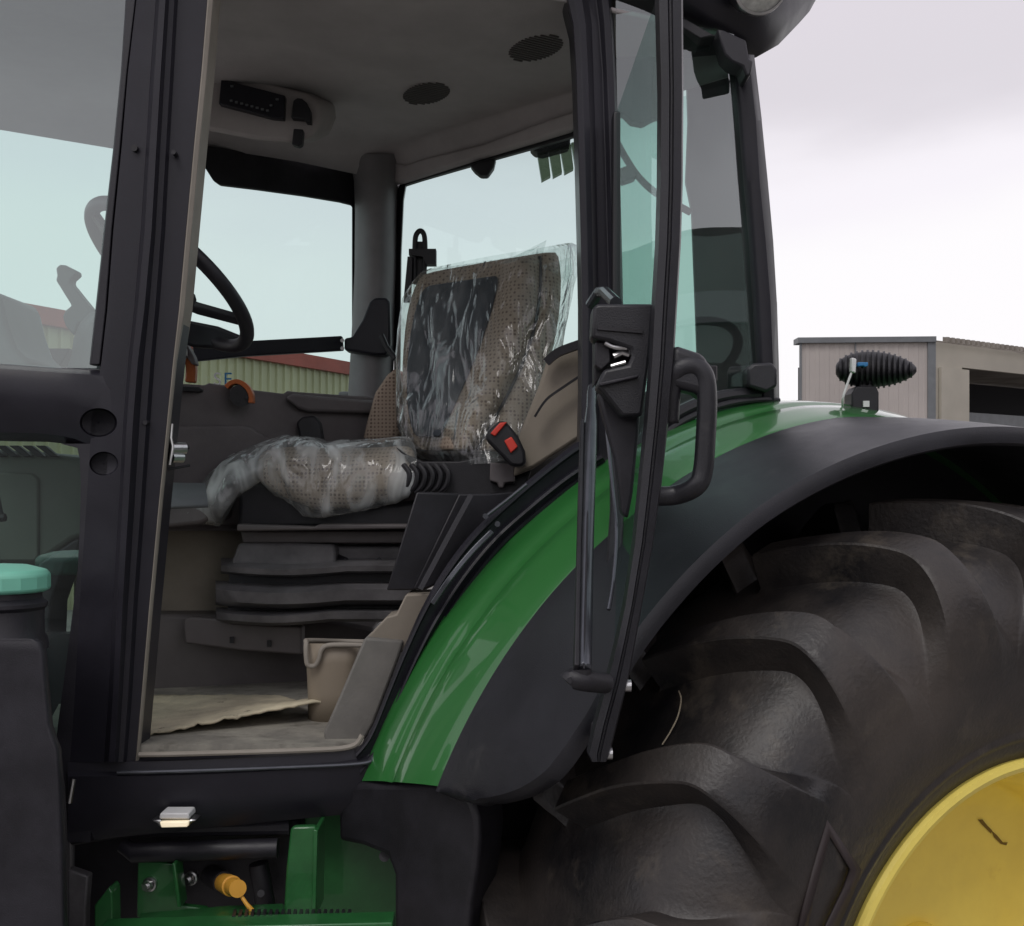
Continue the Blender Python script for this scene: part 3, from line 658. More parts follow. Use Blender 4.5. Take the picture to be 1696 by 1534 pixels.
# right-hand window, shade band, pillar
m = MB(); m.add([W(x, y, RW(x)+.02) for x, y in ((240, 240), (590, 300), (590, 665), (240, 665))], [(0, 1, 2, 3)]); m.build('side_window', 'glass_far', tr, smooth=0)
m = MB(); m.px([(240, 222), (336, 240), (400, 250), (500, 264), (572, 272), (592, 280), (586, 350), (580, 338), (560, 333), (500, 323), (420, 312), (362, 305), (352, 298), (338, 276), (320, 250), (300, 290), (240, 290)], lambda a, b: RW(a)-.03, .03); m.build('sun_shade', 'dark', tr, bevel=.004)
m = MB(); m.px([(583, 340), (588, 340), (588, 655), (583, 655)], lambda a, b: RW(a)-.01, .03); m.build('window_seal', 'seal', tr)
M['pillar'] = mat('pillar_trim', (.22, .21, .215), .5, bump=.12, bscale=240, var=.1)
rows = []
for y, a, b in ((255, 568, 668), (275, 582, 664), (300, 586, 662), (350, 588, 660), (450, 587, 658), (560, 582, 654), (660, 576, 650)):
    rows.append([W(a+(b-a)*t, y, 4.0-.10*math.sin(math.pi*t)**.6-(.02 if t < .01 else 0)) for t in [k/10 for k in range(11)]]+[W(b, y, 4.08), W(a, y, 4.08)])
m = MB(); m.grid(rows, True, True); m.build('rear_right_pillar', 'pillar', tr, smooth=50)
m = MB(); m.px([(612, 500), (620, 493), (640, 493), (646, 500), (647, 570), (640, 588), (620, 588), (570, 580), (570, 560), (583, 558), (600, 530)], 3.86, .08); mb_ = m.build('monitor_bracket', 'gloss', tr, bevel=.008)
m = MB(); m.px([(318, 570), (400, 565), (566, 556), (568, 580), (536, 582), (400, 590), (322, 598)], lambda a, b: 3.86-(566-a)*.0016, .03); m.build('mounting_rail', 'gloss', mb_, bevel=.004)
for y in (564, 577): m = MB(); m.cyl(W(567, y, 3.83), W(567, y, 3.85), .007, n=12); m.build('bolt', 'white', mb_)
m = MB(); m.tube([W(632, 556, 3.8), W(640, 575, 3.78), W(655, 594, 3.76)], .01, 8); m.build('small_lever', 'dark', mb_)
# visor hanger beside the post
m = MB(); m.px([(316, 235), (334, 240), (333, 262), (325, 368), (312, 380), (306, 380)], 2.95, .03); vz = m.build('visor_trim', 'brown', tr, bevel=.004)
m = MB(); m.px([(324, 258), (328, 258), (320, 355), (316, 358)], 2.945, .01); m.build('slot', 'dark', vz)

# ---- radio console on headliner
CM = mat('ceiling_console', (.46, .42, .41), .6, bump=.1, bscale=260, var=.08)
rd = empty('ceiling_console', W(440, 180, 3.3), parent=tr)
m = MB(); m.px([(325, 118), (355, 118), (430, 135), (505, 155), (530, 172), (532, 195), (520, 225), (490, 238), (420, 232), (330, 214)], 3.35, .16, ax=Vector((.02, .18, .06))); m.build('console_body', CM, rd, bevel=.015, seg=3)
m = MB(); m.px([(366, 131), (380, 134), (472, 158), (470, 197), (450, 195), (362, 172)], 3.325, .03); rf = m.build('radio', 'gloss', rd, bevel=.003)
for x, y in [(383+k*8.6, 167+k*2.35) for k in range(8)]+[(384, 143), (459, 165), (449, 175)]: m = MB(); m.box(W(x, y, 3.318), .008, .006, .005); m.build('button', 'greyp', rf)
m = MB(); m.px([(484, 176), (486, 166), (492, 162), (500, 163), (508, 170), (514, 182), (515, 203), (506, 202), (504, 197), (482, 195)], 3.32, .03); m.build('vent_opening', 'dark', rd, bevel=.003)
m = MB(); m.px([(486, 213), (502, 214), (500, 238), (494, 242), (483, 239)], 3.31, .03); m.build('switch', 'dark', rd, bevel=.003)

# ---- right console
cs = empty('side_console', W(440, 720, 3.5), parent=tr)
dcs = wall_plane((285, 3.22), (640, 3.72))
top = [(200, 634), (282, 634), (340, 638), (345, 634), (362, 637), (378, 638), (420, 646), (470, 652), (476, 647), (490, 649), (580, 655), (606, 656), (650, 660)]
m = MB(); m.px(top+[(650, 860), (500, 880), (200, 880)], dcs, .4, ax=Vector((-.1, .42, 0))); m.build('console_body', 'brown', cs, bevel=.012, seg=3)
M['brown2'] = mat('brown_trim_panel', (.12, .107, .107), .5, bump=.1, bscale=300, var=.12)
m = MB(); m.px([(470, 658), (484, 652), (600, 662), (650, 665), (650, 686), (510, 682), (492, 676)], lambda a, b: dcs(a)-.035, .03); m.build('armrest_pad', 'brown', cs, bevel=.01, seg=3)
m = MB(); m.px([(200, 706), (400, 705), (416, 708), (455, 735), (470, 755), (470, 870), (200, 870)], lambda a, b: dcs(a)-.03, .03); m.build('lower_panel', 'brown', cs, bevel=.008)
m = MB(); m.px([(285, 639), (330, 641), (336, 647), (330, 650), (285, 648)], lambda a, b: dcs(a)-.02, .02); m.build('slot_cover', 'dark', cs, bevel=.003)
m = MB(); m.px([(490, 700), (500, 690), (520, 688), (530, 700), (538, 745), (500, 745)], dcs(510)-.06, .04); m.build('switch_box', 'dark', cs, bevel=.008)
# orange throttle wheel and lever
m = MB(); c_ = W(397, 660, dcs(400)-.06); m2 = cr_([W(376, 642, 3.3), W(384, 635, 3.3), (W(396, 633, 3.3)), W(408, 640, 3.3), W(416, 652, 3.3), W(417, 668, 3.3)], 6)
m.bar(m2, .014, .03, (0, 1, 0)); th = m.build('orange_throttle', 'orange', cs, bevel=.004)
m = MB(); m.cyl(W(399, 655, 3.33), W(399, 655, 3.29), .033, n=24); [m.cyl(W(x, y, 3.30), W(x, y, 3.28), .005, n=8) for x, y in ((395, 650), (409, 658), (395, 664))]; m.build('throttle_hub', 'dark', th)
m = MB(); m.bar(cr_([W(298, 560, 3.15), W(308, 585, 3.15), W(317, 605, 3.15), (W(316, 634, 3.15))], 6), .028, .03, (0, 1, 0)); og = m.build('orange_lever', 'orange', cs, bevel=.008)
m = MB(); m.px([(288, 560), (300, 556), (310, 572), (320, 590), (324, 604), (318, 604), (308, 590), (302, 600), (288, 612)], 3.12, .04); m.build('lever_boot', 'brown', og, bevel=.004)
m = MB(); m.px([(303, 556), (312, 560), (311, 568), (304, 566)], 3.1, .02); m.px([(303, 572), (309, 578), (310, 590), (304, 588)], 3.11, .01); m.build('bright_clip', 'white', og, bevel=.002)
# small printed letters on the rim of the glass (read S and E)
def letter(ch, x, y, s, d, parent, mt):
    cu = bpy.data.curves.new('txt', 'FONT'); cu.body = ch; cu.size = s; cu.extrude = .002
    to = bpy.data.objects.new('t', cu); COL.objects.link(to); bpy.context.view_layer.update()
    me = bpy.data.meshes.new_from_object(to); bpy.data.objects.remove(to)
    mb = MB(); Rm = Matrix.Rotation(rad(90), 3, 'X'); p = W(x, y, d)
    mb.add([p+Rm@v.co for v in me.vertices], [tuple(q.vertices) for q in me.polygons]); return mb.build('window_letter', mt, parent, smooth=0)
letter('S', 353, 638, .060, RW(360)-.06, tr, 'white'); letter('E', 370, 638, .060, RW(372)-.06, tr, 'blue')

# ---- steering wheel
sw = empty('steering_wheel', W(283, 462, 2.85), parent=tr)
c = W(281, 460, 2.87); A_ = Vector((.81, 0, -.585))*.247; B_ = Vector((.585*.40, -.90, .81*.40)).normalized()*.225
m = MB(); ring = [c+A_*math.cos(2*math.pi*k/72)+B_*math.sin(2*math.pi*k/72) for k in range(72)]
ax = A_.cross(B_).normalized(); rws = []
for k in range(72):
    a = 2*math.pi*k/72; p = ring[k]; o_ = (p-c).normalized(); rws.append([p+(o_*math.cos(b)+ax*math.sin(b))*.0185 for b in [2*math.pi*q/14 for q in range(14)]])
rws.append(rws[0]); m.grid(rws, True, False); m.build('rim', 'black', sw, smooth=180)
m = MB()
if ax.x > 0: ax = -ax
for a in (rad(15), rad(165), rad(-90)):
    p = c+A_*math.cos(a)+B_*math.sin(a); hub = c+ax*.05
    m.bar([p, p*.5+hub*.5+ax*.01, hub], [.03, .035, .05], .018, ax)
m.lathe(c+ax*.05, ax, [(-.03, 0), (-.03, .04), (-.01, .055), (.02, .055), (.05, .045), (.05, 0)], 24)
m.build('spokes', 'black', sw, bevel=.004)
m = MB(); m.tube([c+ax*.06, W(215, 585, 2.95), W(190, 760, 2.98)], [.05, .07, .09], 16); m.build('column', 'greyp', sw)
m = MB(); m.tube([W(270, 545, 2.70), W(290, 518, 2.72), W(308, 498, 2.74), W(315, 490, 2.75), W(319, 485, 2.75)], [.015, .020, .021, .019, .008], 14); m.build('column_stalk', 'dark', sw)
m = MB(); m.px([(300, 528), (360, 540), (410, 560), (405, 578), (320, 575), (300, 568)], 3.02, .03); m.build('spoke_cover', 'black', sw, bevel=.008)
# dash parts behind the front side window
dp = empty('dashboard', W(60, 760, 2.95), parent=tr)
m = MB(); m.px([(-150, 470), (-8, 480), (0, 500), (8, 535), (22, 575), (48, 600), (48, 640), (-150, 640)], 2.72, .25); m.build('instrument_cowl', 'greyp', dp, bevel=.02, seg=3)
m = MB(); m.px([(28, 577), (40, 577), (44, 562), (54, 561), (54, 567), (50, 577), (116, 577), (100, 606), (48, 606)], 3.45, .06); m.build('corner_block', 'dark', dp, bevel=.004)
m = MB(); m.px([(92, 444), (98, 438), (108, 439), (126, 448), (127, 454), (118, 462), (116, 468), (150, 510), (165, 518), (160, 532), (148, 542), (130, 535), (122, 556), (108, 540), (103, 524), (108, 514), (118, 506), (92, 464), (94, 456)], 2.86, .04); m.build('shuttle_lever', 'greyp', dp, bevel=.006)  # grey colour carries the window reflection lying over the lever
rows = []
for y, a, b in ((516, 150, 175), (535, 132, 178), (560, 122, 180), (590, 118, 185), (640, 100, 190)):
    rows.append([W(a+(b-a)*t, y, 2.85-.06*math.sin(math.pi*t)) for t in [k/8 for k in range(9)]]+[W(b, y, 3.0), W(a, y, 3.0)])
m = MB(); m.grid(rows, True, True); m.build('column_shroud', M['greyp'], dp, smooth=60)
m = MB(); m.px([(-150, 738), (60, 748), (132, 758), (170, 762), (170, 880), (120, 895), (62, 935), (-150, 935)], 3.05, .3); m.build('front_panel', 'dash', dp, bevel=.015, seg=3)
m = MB(); m.px([(4, 782), (54, 784), (64, 794), (64, 920), (58, 930), (-60, 930), (-60, 780)], 3.042, .02); m.build('hatch_cover', 'dash', dp, bevel=.006)
m = MB()
for k in range(5): m.px([(-30+k*22, 738), (-14+k*22, 738), (8+k*22, 756), (-4+k*22, 757)], 3.03, .02)
m.build('vent_slats', 'dark', dp, bevel=.002)
m = MB(); m.px([(62, 935), (122, 895), (132, 892), (128, 920), (108, 932), (84, 1000), (80, 1100), (60, 1120)], 3.0, .12); m.px([(-60, 940), (65, 936), (60, 1250), (-60, 1250)], 3.1, .1); m.build('pedal_bracket', 'dark', dp, bevel=.006)
m = MB(); m.tube([W(-6, 820, 2.7), W(0, 850, 2.7), W(6, 858, 2.7)], .008, 8); m.tube([W(0, 858, 2.7), W(9, 857, 2.7)], .010, 8); m.build('key_knob', 'dark', dp)
# cabin floor front part etc.
# ---- interior lower panels and floor
ci_ = empty('cab_interior', W(400, 1100, 3.0), parent=tr)
m = MB(); rows = []
NF = 40
for i in range(NF+1):
    u = i/NF; x0 = 60+(600-60)*u
    rows.append([W(x0, 1243-u*4, Dn(x0)+.02), W(120+(640-120)*u, 1130, 3.42)])
m.grid(rows); m.build('cab_floor', 'floor', ci_, smooth=0, solid=.02)
m = MB()
for k in range(26):
    x = 215+k*14.5; m.prism([W(x, 1243, Dn(x)+.03)+up*.004, W(x+6, 1243, Dn(x)+.03)+up*.004, W(x+14+6*.9, 1218, 2.70)+up*.008, W(x+14, 1218, 2.70)+up*.008], (0, 0, .004))
m.build('tread_ribs', M['greyp'], ci_)
M['beige2'] = mat('beige_lower_wall', (.33, .29, .235), .75, bump=.1, bscale=200, var=.1)
m = MB(); m.px([(120, 860), (480, 860), (480, 1024), (330, 1018), (120, 1020)], lambda a, b: 3.30+(a-240)*.0009, .05); m.build('lower_wall', 'beige2', ci_, bevel=.01)
m = MB(); m.px([(150, 800), (330, 812), (350, 850), (345, 862), (330, 868), (270, 874), (150, 876)], 3.05, .25); m.build('console_shelf', 'brown', ci_, bevel=.02, seg=3)
m = MB(); m.add([W(150, 800, 2.9), W(340, 803, 2.95), W(345, 838, 2.82), W(150, 846, 2.78)], [(0, 1, 2, 3)]); m.build('shelf_top', 'greyp', ci_, solid=.01)
m = MB(); m.px([(120, 1016), (300, 1018), (520, 1022), (620, 1040), (620, 1150), (120, 1150)], lambda a, b: 3.22+(a-240)*.0006, .2); m.build('seat_plinth', 'brown2', ci_, bevel=.012)
m = MB(); m.px([(303, 1028), (312, 1022), (380, 1026), (384, 1032), (500, 1038), (500, 1085), (400, 1078), (306, 1066)], 3.17, .05); m.build('plinth_cover', 'brown2', ci_, bevel=.008)
for x, y in ((384, 1060), (446, 1066)): m = MB(); m.box(W(x, y, 3.165), .012, .004, .018); m.build('clip', 'dark', ci_)
# beige kick panels beside the door curve
m = MB(); m.px([(608, 1056), (640, 1022), (656, 1018), (672, 985), (730, 982), (724, 990), (700, 1020), (676, 1070), (668, 1082)], lambda a, b: Dn(a)+.09, .12); m.build('beige_side_trim', M['beige'], ci_, bevel=.004)
M['kick'] = mat('grey_kick_panel', (.155, .148, .135), .7, bump=.15, bscale=160, col2=(.21, .20, .18), vscale=8)
m = MB(); m.px([(604, 1056), (668, 1062), (660, 1090), (618, 1200), (600, 1232), (575, 1240), (540, 1236), (535, 1215), (555, 1170)], lambda a, b: Dn(a)+.07, .12); m.build('kick_panel', M['kick'], ci_, bevel=.006)
# beige wall behind the seat
m = MB(); m.px([(1000, 568), (960, 572), (925, 580), (908, 590), (892, 640), (860, 720), (850, 790), (885, 775), (1000, 700)], lambda a, b: 3.02-(a-850)*.0006, .1); m.build('rear_side_trim', M['beige'], ci_, bevel=.01)
m = MB(); m.bar(cr_([W(886, 690, 2.94), W(905, 662, 2.93), W(935, 640, 2.92), W(962, 622, 2.9)], 5), .006, .02, (0, 1, 0)); m.bar(cr_([W(905, 600, 2.94), W(925, 584, 2.93), W(962, 570, 2.9)], 5), .022, .03, (0, 1, 0)); m.build('trim_line', 'dark', ci_)
# black structure under the seat next to the door
m = MB(); m.px([(760, 818), (812, 818), (880, 812), (840, 860), (790, 900), (740, 960), (700, 978), (684, 976)], lambda a, b: Dn(a)+.12, .1); m.px([(690, 815), (765, 818), (690, 978), (640, 978)], lambda a, b: Dn(a)+.13, .3); m.build('seat_side_console', 'dark', ci_, bevel=.004)
m = MB(); m.bar([W(780, 820, 2.66), W(742, 890, 2.63), W(696, 976, 2.60)], .012, .006, (0, 1, 0)); m.build('trim_line', 'black', ci_)  # thin bar added where the console edge shows a highlight line
m = MB(); m.tube([W(805, 855, 2.56), W(840, 828, 2.57), W(872, 802, 2.58)], .0045, 8); m.build('gas_rod', 'strut', ci_)
for x, y in ((824, 868), (804, 855)): m = MB(); m.cyl(W(x, y, 2.56), W(x, y, 2.53), .0065, n=12); m.build('rod_bolt', 'strut', ci_)
m = MB(); m.bar(cr_([W(716, 1000, 2.50), W(745, 958, 2.50), W(780, 915, 2.52), W(815, 880, 2.54)], 5), .012, .01, (0, 1, 0)); m.build('bright_edge', 'strut', ci_, bevel=.002)
# door striker on the front post
m = MB(); m.px([(268, 702), (282, 702), (276, 770), (264, 772)], 2.44, .03); sk = m.build('door_striker', 'dark', tr, bevel=.003)
m = MB(); m.tube([W(285, 702, 2.44), W(283, 725, 2.44), W(286, 740, 2.44), W(281, 770, 2.44)], .0035, 8); m.cyl(W(284, 743, 2.45), W(307, 743, 2.47), .013); m.cyl(W(284, 758, 2.45), W(302, 758, 2.47), .012); m.build('bright_pins', 'metal', sk)
m = MB(); m.cyl(W(306, 741, 2.47), W(313, 741, 2.475), .005); m.build('pin_tip', 'dark', sk); m = MB(); m.tube([W(276, 778, 2.46), W(314, 771, 2.5)], .003, 8); m.build('latch_wire', 'dark', sk)

# ---- seat
seat = empty('driver_seat', W(760, 820, 3.2), parent=tr)
# backrest rows: y, far edge, insert left, insert right, bolster right, side right
BR = [(438, 700, 718, 838, 893, 920, .17), (444, 694, 712, 836, 894, 926, .17), (480, 676, 690, 829, 895, 932, .13), (540, 668, 677, 812, 888, 928, .09), (600, 664, 671, 789, 868, 914, .06), (660, 664, 671, 762, 838, 898, .03), (710, 670, 678, 738, 808, 880, .0), (744, 684, 694, 730, 790, 862, -.02), (748, 690, 700, 730, 786, 856, -.02)]
def brd(y): return (742-y)/310*.20
def ty_(x, y, sl): return y-(x-780)*sl
rows = []
for y, a, b, c1_, d1, e1, sl in BR:
    k = brd(y)
    cols = [(a, 3.50), (a+2, 3.44), (a+4, 3.40), (b, 3.365), (b+4, 3.385), ((b+c1_)/2, 3.33), (c1_-5, 3.255), (c1_, 3.205), (c1_+(d1-c1_)*.3, 3.145), (c1_+(d1-c1_)*.65, 3.13), (d1-4, 3.165), (d1, 3.225), (d1+4, 3.205), (d1+(e1-d1)*.6, 3.205), (e1-2, 3.26), (e1, 3.33), (e1-5, 3.42), ((a+e1)/2, 3.55)]
    rows.append([W(x, ty_(x, y, sl), d+k) for x, d in cols])
m = MB(); m.grid(rows, True, True); back = m.build('backrest', 'tan', seat, smooth=180, sub=1)
m = MB(); m.tube(cr_([W(d1, ty_(d1, y, sl), 3.205+brd(y)) for y, a, b, c1_, d1, e1, sl in BR[1:8]], 4), .0045, 8); m.build('crease_shade_line', 'dark', back)  # dark tube laid along the bolster crease as its drawn-in shadow
rows = []
for y, a, b, c1_, d1, e1, sl in [(462, 688, 704, 829, 0, 0, .15)]+BR[2:7]+[(724, 680, 690, 731, 0, 0, 0)]:
    k = brd(y)+.006; aa, cc_ = b+2, c1_-3; rows.append([W(aa+(cc_-aa)*t, ty_(aa+(cc_-aa)*t, y, sl), 3.362-(3.362-3.222)*t-.014*math.sin(math.pi*t)**.5+k-.004) for t in [q/10 for q in range(11)]])
m = MB(); m.grid(rows); m.build('backrest_insert', 'grey_cloth', back, smooth=180, sub=1, solid=.008)
m = MB(); m.px([(660, 605), (640, 620), (620, 650), (606, 700), (598, 735), (655, 735), (668, 700)], 3.52, .10); m.build('far_armrest', 'tan', seat, bevel=.03, seg=3)
# cushion
CR_ = [(425, 752, 800), (450, 742, 826), (500, 738, 846), (560, 744, 850), (620, 742, 838), (665, 738, 822), (690, 740, 812)]
rows = []
for x, yt, yb in CR_:
    d = 3.12-(x-420)*.0002; ym = (yt+yb)/2
    rows.append([W(x, yt, d+.35), W(x, yt-1, d+.20), W(x, yt+4, d+.10), W(x, yt+20, d+.02), W(x, ym+8, d), W(x, yb-14, d+.01), W(x, yb, d+.06), W(x, yb, d+.35)])
m = MB(); m.grid(rows, True, True); m.build('seat_cushion', 'tan', seat, smooth=180, sub=2)
m = MB(); m.px([(396, 796), (470, 800), (520, 850), (690, 828), (712, 870), (700, 876), (392, 876)], 3.14, .3); m.build('seat_pan', 'dark', seat, bevel=.015)
m = MB(); m.px([(392, 868), (520, 872), (530, 868), (700, 868), (700, 876), (392, 880)], 3.08, .3); m.px([(398, 880), (700, 878), (700, 900), (402, 900)], 3.16, .25); m.build('slide_rail', 'brown2', seat, bevel=.005)
m = MB(); m.px([(395, 900), (470, 900), (550, 902), (556, 910), (556, 945), (380, 945), (385, 925)], 3.14, .3); m.px([(556, 905), (700, 905), (700, 960), (556, 960)], 3.2, .25); m.build('suspension_cover', 'bellows', seat, bevel=.008)
m = MB(); m.tube([W(560, 925, 3.19), W(572, 930, 3.17), W(580, 940, 3.17)], .012, 8); m.cyl(W(562, 940, 3.18), W(575, 942, 3.16), .01); m.cyl(W(628, 928, 3.18), W(628, 928, 3.165), .008); m.build('suspension_valve', 'dark', seat)
# bellows folds
def fold(y0, y1, y2, xl, xr, dd, name='bellows_fold'):
    m = MB(); rows = []
    for x in [xl+(xr-xl)*k/16 for k in range(17)]:
        t = (x-xl)/(xr-xl); dip = 8*math.sin(math.pi*min(1, t*1.6)/1.0)*.8 if t < .62 else 0; dd_ = dd+.10*max(0, 1-t/.12)**2
        rows.append([W(x, y0+dip*.3, dd_+.14), W(x, y0+(y1-y0)*.5+dip, dd_+.03), W(x, y1+dip, dd_), W(x, y1+(y2-y1)*.7+dip, dd_+.005), W(x, y2+dip, dd_+.05), W(x, y2+dip*.5, dd_+.16)])
    m.grid(rows, True, True); return m.build(name, 'bellows', seat, smooth=50)
fold(924, 937, 950, 366, 700, 3.08); fold(962, 976, 1002, 357, 700, 3.05); fold(1006, 1014, 1030, 358, 660, 3.06)
m = MB(); m.px([(380, 945), (700, 945), (690, 1030), (376, 1030)], 3.16, .2); m.build('bellows_core', 'dark', seat)
# black recliner mechanism beneath the backrest
m = MB(); m.px([(655, 740), (672, 752), (700, 764), (760, 764), (800, 756), (850, 762), (880, 780), (872, 805), (845, 820), (690, 822), (665, 800), (680, 770)], 3.08, .3); m.px([(812, 765), (852, 768), (852, 802), (812, 800)], 3.05, .05); m.build('recliner_housing', 'dark', seat, bevel=.01)
m = MB()
for k in range(6):
    x = 668+k*13; m.tube(cr_([W(x, 770, 3.06), W(x+10, 785, 3.05), W(x+6, 805, 3.05), W(x-6, 815, 3.06)], 4), .008, 8)
m.build('rubber_boot', 'dark', seat)
m = MB(); m.px([(812, 766), (852, 769), (853, 798), (836, 800), (834, 808), (826, 808), (824, 800), (811, 796)], 3.04, .03); m.build('belt_anchor', 'brown', seat, bevel=.004)
m = MB(); rows = []
m.px([(806, 716), (826, 697), (838, 698), (858, 722), (870, 748), (872, 768), (862, 774), (846, 772), (820, 745), (804, 728)], 2.94, .06); bk = m.build('belt_buckle', 'dark', seat, bevel=.012, seg=3)
m = MB(); m.px([(812, 718), (828, 700), (840, 699), (820, 723)], 2.932, .02); m.px([(835, 730), (847, 723), (858, 740), (846, 751)], 2.932, .02); m.build('release_button', 'red', bk, bevel=.003)
m = MB(); m.px([(560, 648), (1262, 648), (1262, 700), (1000, 760), (860, 900), (640, 1010), (560, 1010)], lambda a, b: RG(a)-.03, .03); m.build('rear_wall', 'brown', ci_, bevel=.01)
# hook handle at the rear window
m = MB(); h_ = [W(686, 470, 3.78), W(687, 420, 3.78), W(688, 395, 3.78), W(692, 385, 3.78), W(698, 383, 3.78), W(703, 392, 3.78), W(704, 420, 3.78), W(702, 460, 3.78)]
m.tube(cr_(h_, 5), .009, 10); m.px([(677, 412), (722, 412), (722, 438), (706, 438), (700, 425), (677, 422)], 3.76, .04); m.px([(675, 425), (683, 425), (680, 500), (668, 500)], 3.76, .02); m.px([(690, 400), (704, 400), (702, 470), (686, 470)], 3.79, .02); m.build('window_handle', 'dark', tr, bevel=.003)
# outside lamp seen through rear window, and cable
lo = empty('rear_work_lamp', W(925, 260, 3.6), parent=tr)
m = MB(); m.px([(877, 240), (890, 236), (940, 216), (946, 222), (944, 240), (900, 252), (886, 250)], 3.60, .08); m.build('lamp_hood', 'dark', lo, bevel=.008)
m = MB()
for k in range(4):
    x = 889+k*19; m.px([(x, 250-k*4.5), (x+18, 246-k*4.5), (x+23, 291-k*6), (x+8, 299-k*6)], 3.62, .03)
m.build('reflector_lens', glass('dull_lens', (.30, .34, .27), 1.5, .6, dust=.25), lo)
m = MB(); m.tube(cr_([W(1022, 236, 3.2), W(1040, 268, 3.18), W(1060, 296, 3.16), W(1090, 322, 3.12), (W(1144, 352, 3.1))], 6), .010, 10); m.build('cable', 'dark', lo)
m = MB(); m.px([(1026, 278), (1045, 272), (1056, 282), (1054, 294), (1030, 302)], 3.15, .05); m.build('cable_clamp', 'dark', lo, bevel=.006)
m = MB(); m.px([(1010, -10), (1095, -10), (1095, 190), (1080, 196), (1066, 204), (1046, 200), (1032, 186), (1020, 190)], 3.1, .05); m.build('rear_shade', M['greyp'], tr, bevel=.004)

# ---- door
door = empty('cab_door', W(1030, 700, 2.2), parent=tr)
BAR = [(-80, 1089, 1133), (0, 1089, 1131), (150, 1093, 1132), (300, 1092, 1131), (400, 1089, 1128), (500, 1083, 1122), (600, 1078, 1116), (700, 1070, 1107), (800, 1060, 1096), (900, 1050, 1082), (1000, 1035, 1064), (1060, 1022, 1053), (1130, 1005, 1040), (1200, 985, 1022), (1250, 974, 1010), (1262, 980, 1004)]
rows = []
for y, a, b in BAR:
    d = 1.86; r = [(0, .02), (.06, .002), (.40, -.004), (.46, .003), (.54, .003), (.60, -.004), (.94, .002), (1, .02)]
    q = [W(a+(b-a)*t, y, d+o) for t, o in r]; q += [q[-1]+Vector((0, .035, 0)), q[0]+Vector((0, .035, 0))]; rows.append(q)
m = MB(); m.grid(rows, True, True); m.build('front_frame', 'flare', door, smooth=35)
def xd(y):
    for i in range(len(BAR)-1):
        if BAR[i][0] <= y <= BAR[i+1][0]:
            t = (y-BAR[i][0])/(BAR[i+1][0]-BAR[i][0]); return ((BAR[i][1]+BAR[i][2])/2)*(1-t)+t*(BAR[i+1][1]+BAR[i+1][2])/2
hx = []
# glass sheet from bar back to hinge frame, constant heights
G1 = [W(xd(y), y, 1.88) for y in (-70, 100, 300, 500, 700)]; G2 = [Vector(((1020-CX)/F*2.66, 2.66, p.z)) for p in G1]
m = MB(); m.grid([G1, G2]); m.build('door_glass', 'glass_d', door, smooth=180)
m = MB(); m.bar(G2, .018, .05, (0, 1, 0)); m.build('hinge_frame', 'seal', door, bevel=.005)
Gb = [W(xd(y), y, 1.88) for y in (700, 850, 1000, 1130, 1240)]
low2 = [Vector((p.x, 1.90+.62*(1-i/4)**.8+.03, p.z+.0)) for i, p in enumerate(Gb)]
m = MB(); m.grid([Gb, low2]); m.build('lower_door_glass', 'glass_d', door, smooth=180)
m = MB(); m.bar([G2[-1]]+low2[1:], .026, .03, (1, 0, 0)); m.build('lower_frame', 'dark', door, bevel=.004)
# latch housing, inside face
m = MB(); m.px([(982, 508), (990, 503), (1084, 503), (1076, 600), (1064, 690), (1030, 690), (998, 650), (988, 640), (1000, 612), (1040, 604), (1046, 590), (1044, 578), (1010, 566), (980, 560)], 1.92, .07); lh = m.build('latch_housing', 'flare', door, bevel=.006)
m = MB(); m.px([(990, 540), (1066, 546), (1064, 552), (990, 546)], 1.914, .01); m.build('slot', 'dark', lh)
m = MB(); m.px([(984, 560), (1046, 574), (1050, 596), (1002, 616), (984, 640)], 1.975, .05); m.px([(986, 566), (1010, 566), (1012, 600), (996, 614), (986, 606)], 1.94, .03); m.build('latch_body', 'dark', lh, bevel=.003)
m = MB(); m.tube(cr_([W(1002, 568, 1.93), W(1016, 575, 1.93), W(1038, 576, 1.93)], 4), .004, 8); m.tube([W(1012, 607, 1.93), W(1036, 600, 1.93)], .004, 8); m.tube([W(1016, 590, 1.94), W(1030, 584, 1.94), W(1042, 588, 1.94)], .006, 8); m.build('latch_catch', 'metal', lh)
m = MB(); m.px([(992, 634), (1058, 620), (1058, 625), (994, 640)], 1.905, .03); m.build('ridge', 'black', lh, bevel=.002)
m = MB(); m.px([(990, 650), (1064, 640), (1058, 720), (1048, 820), (1040, 860), (1030, 850), (1020, 760), (1000, 690)], 1.97, .05); m.build('lower_cover', 'black', door, bevel=.006)
m = MB(); m.tube([W(978, 505, 2.5), W(992, 484, 2.46), W(1002, 484, 2.3), W(1020, 502, 2.1)], .012, 10); m.build('hinge_arm', 'strut', door)
# outside grab handle (right of the bar)
m = MB(); hd = 1.90
P_ = cr_([W(1108, 700, hd), W(1112, 640, hd-.01), W(1122, 612, hd-.02), W(1148, 606, hd-.02), W(1166, 622, hd-.02), W(1171, 660, hd-.02), W(1169, 720, hd-.02), W(1164, 780, hd-.02), W(1152, 806, hd-.02), W(1120, 820, hd), W(1085, 822, hd)], 6)
m.tube(P_, .0155, 14, flat_=1.15); gh = m.build('grab_handle', 'flare', door, smooth=180)
m = MB(); m.px([(1112, 572), (1126, 573), (1160, 584), (1173, 594), (1178, 640), (1168, 664), (1150, 650), (1108, 640)], hd-.03, .06); m.build('handle_cap', 'flare', gh, bevel=.014, seg=4)
m = MB(); m.cyl(W(1180, 606, hd-.0), W(1180, 632, hd-.0), .008); m.build('push_button', 'dark', gh, bevel=.002)
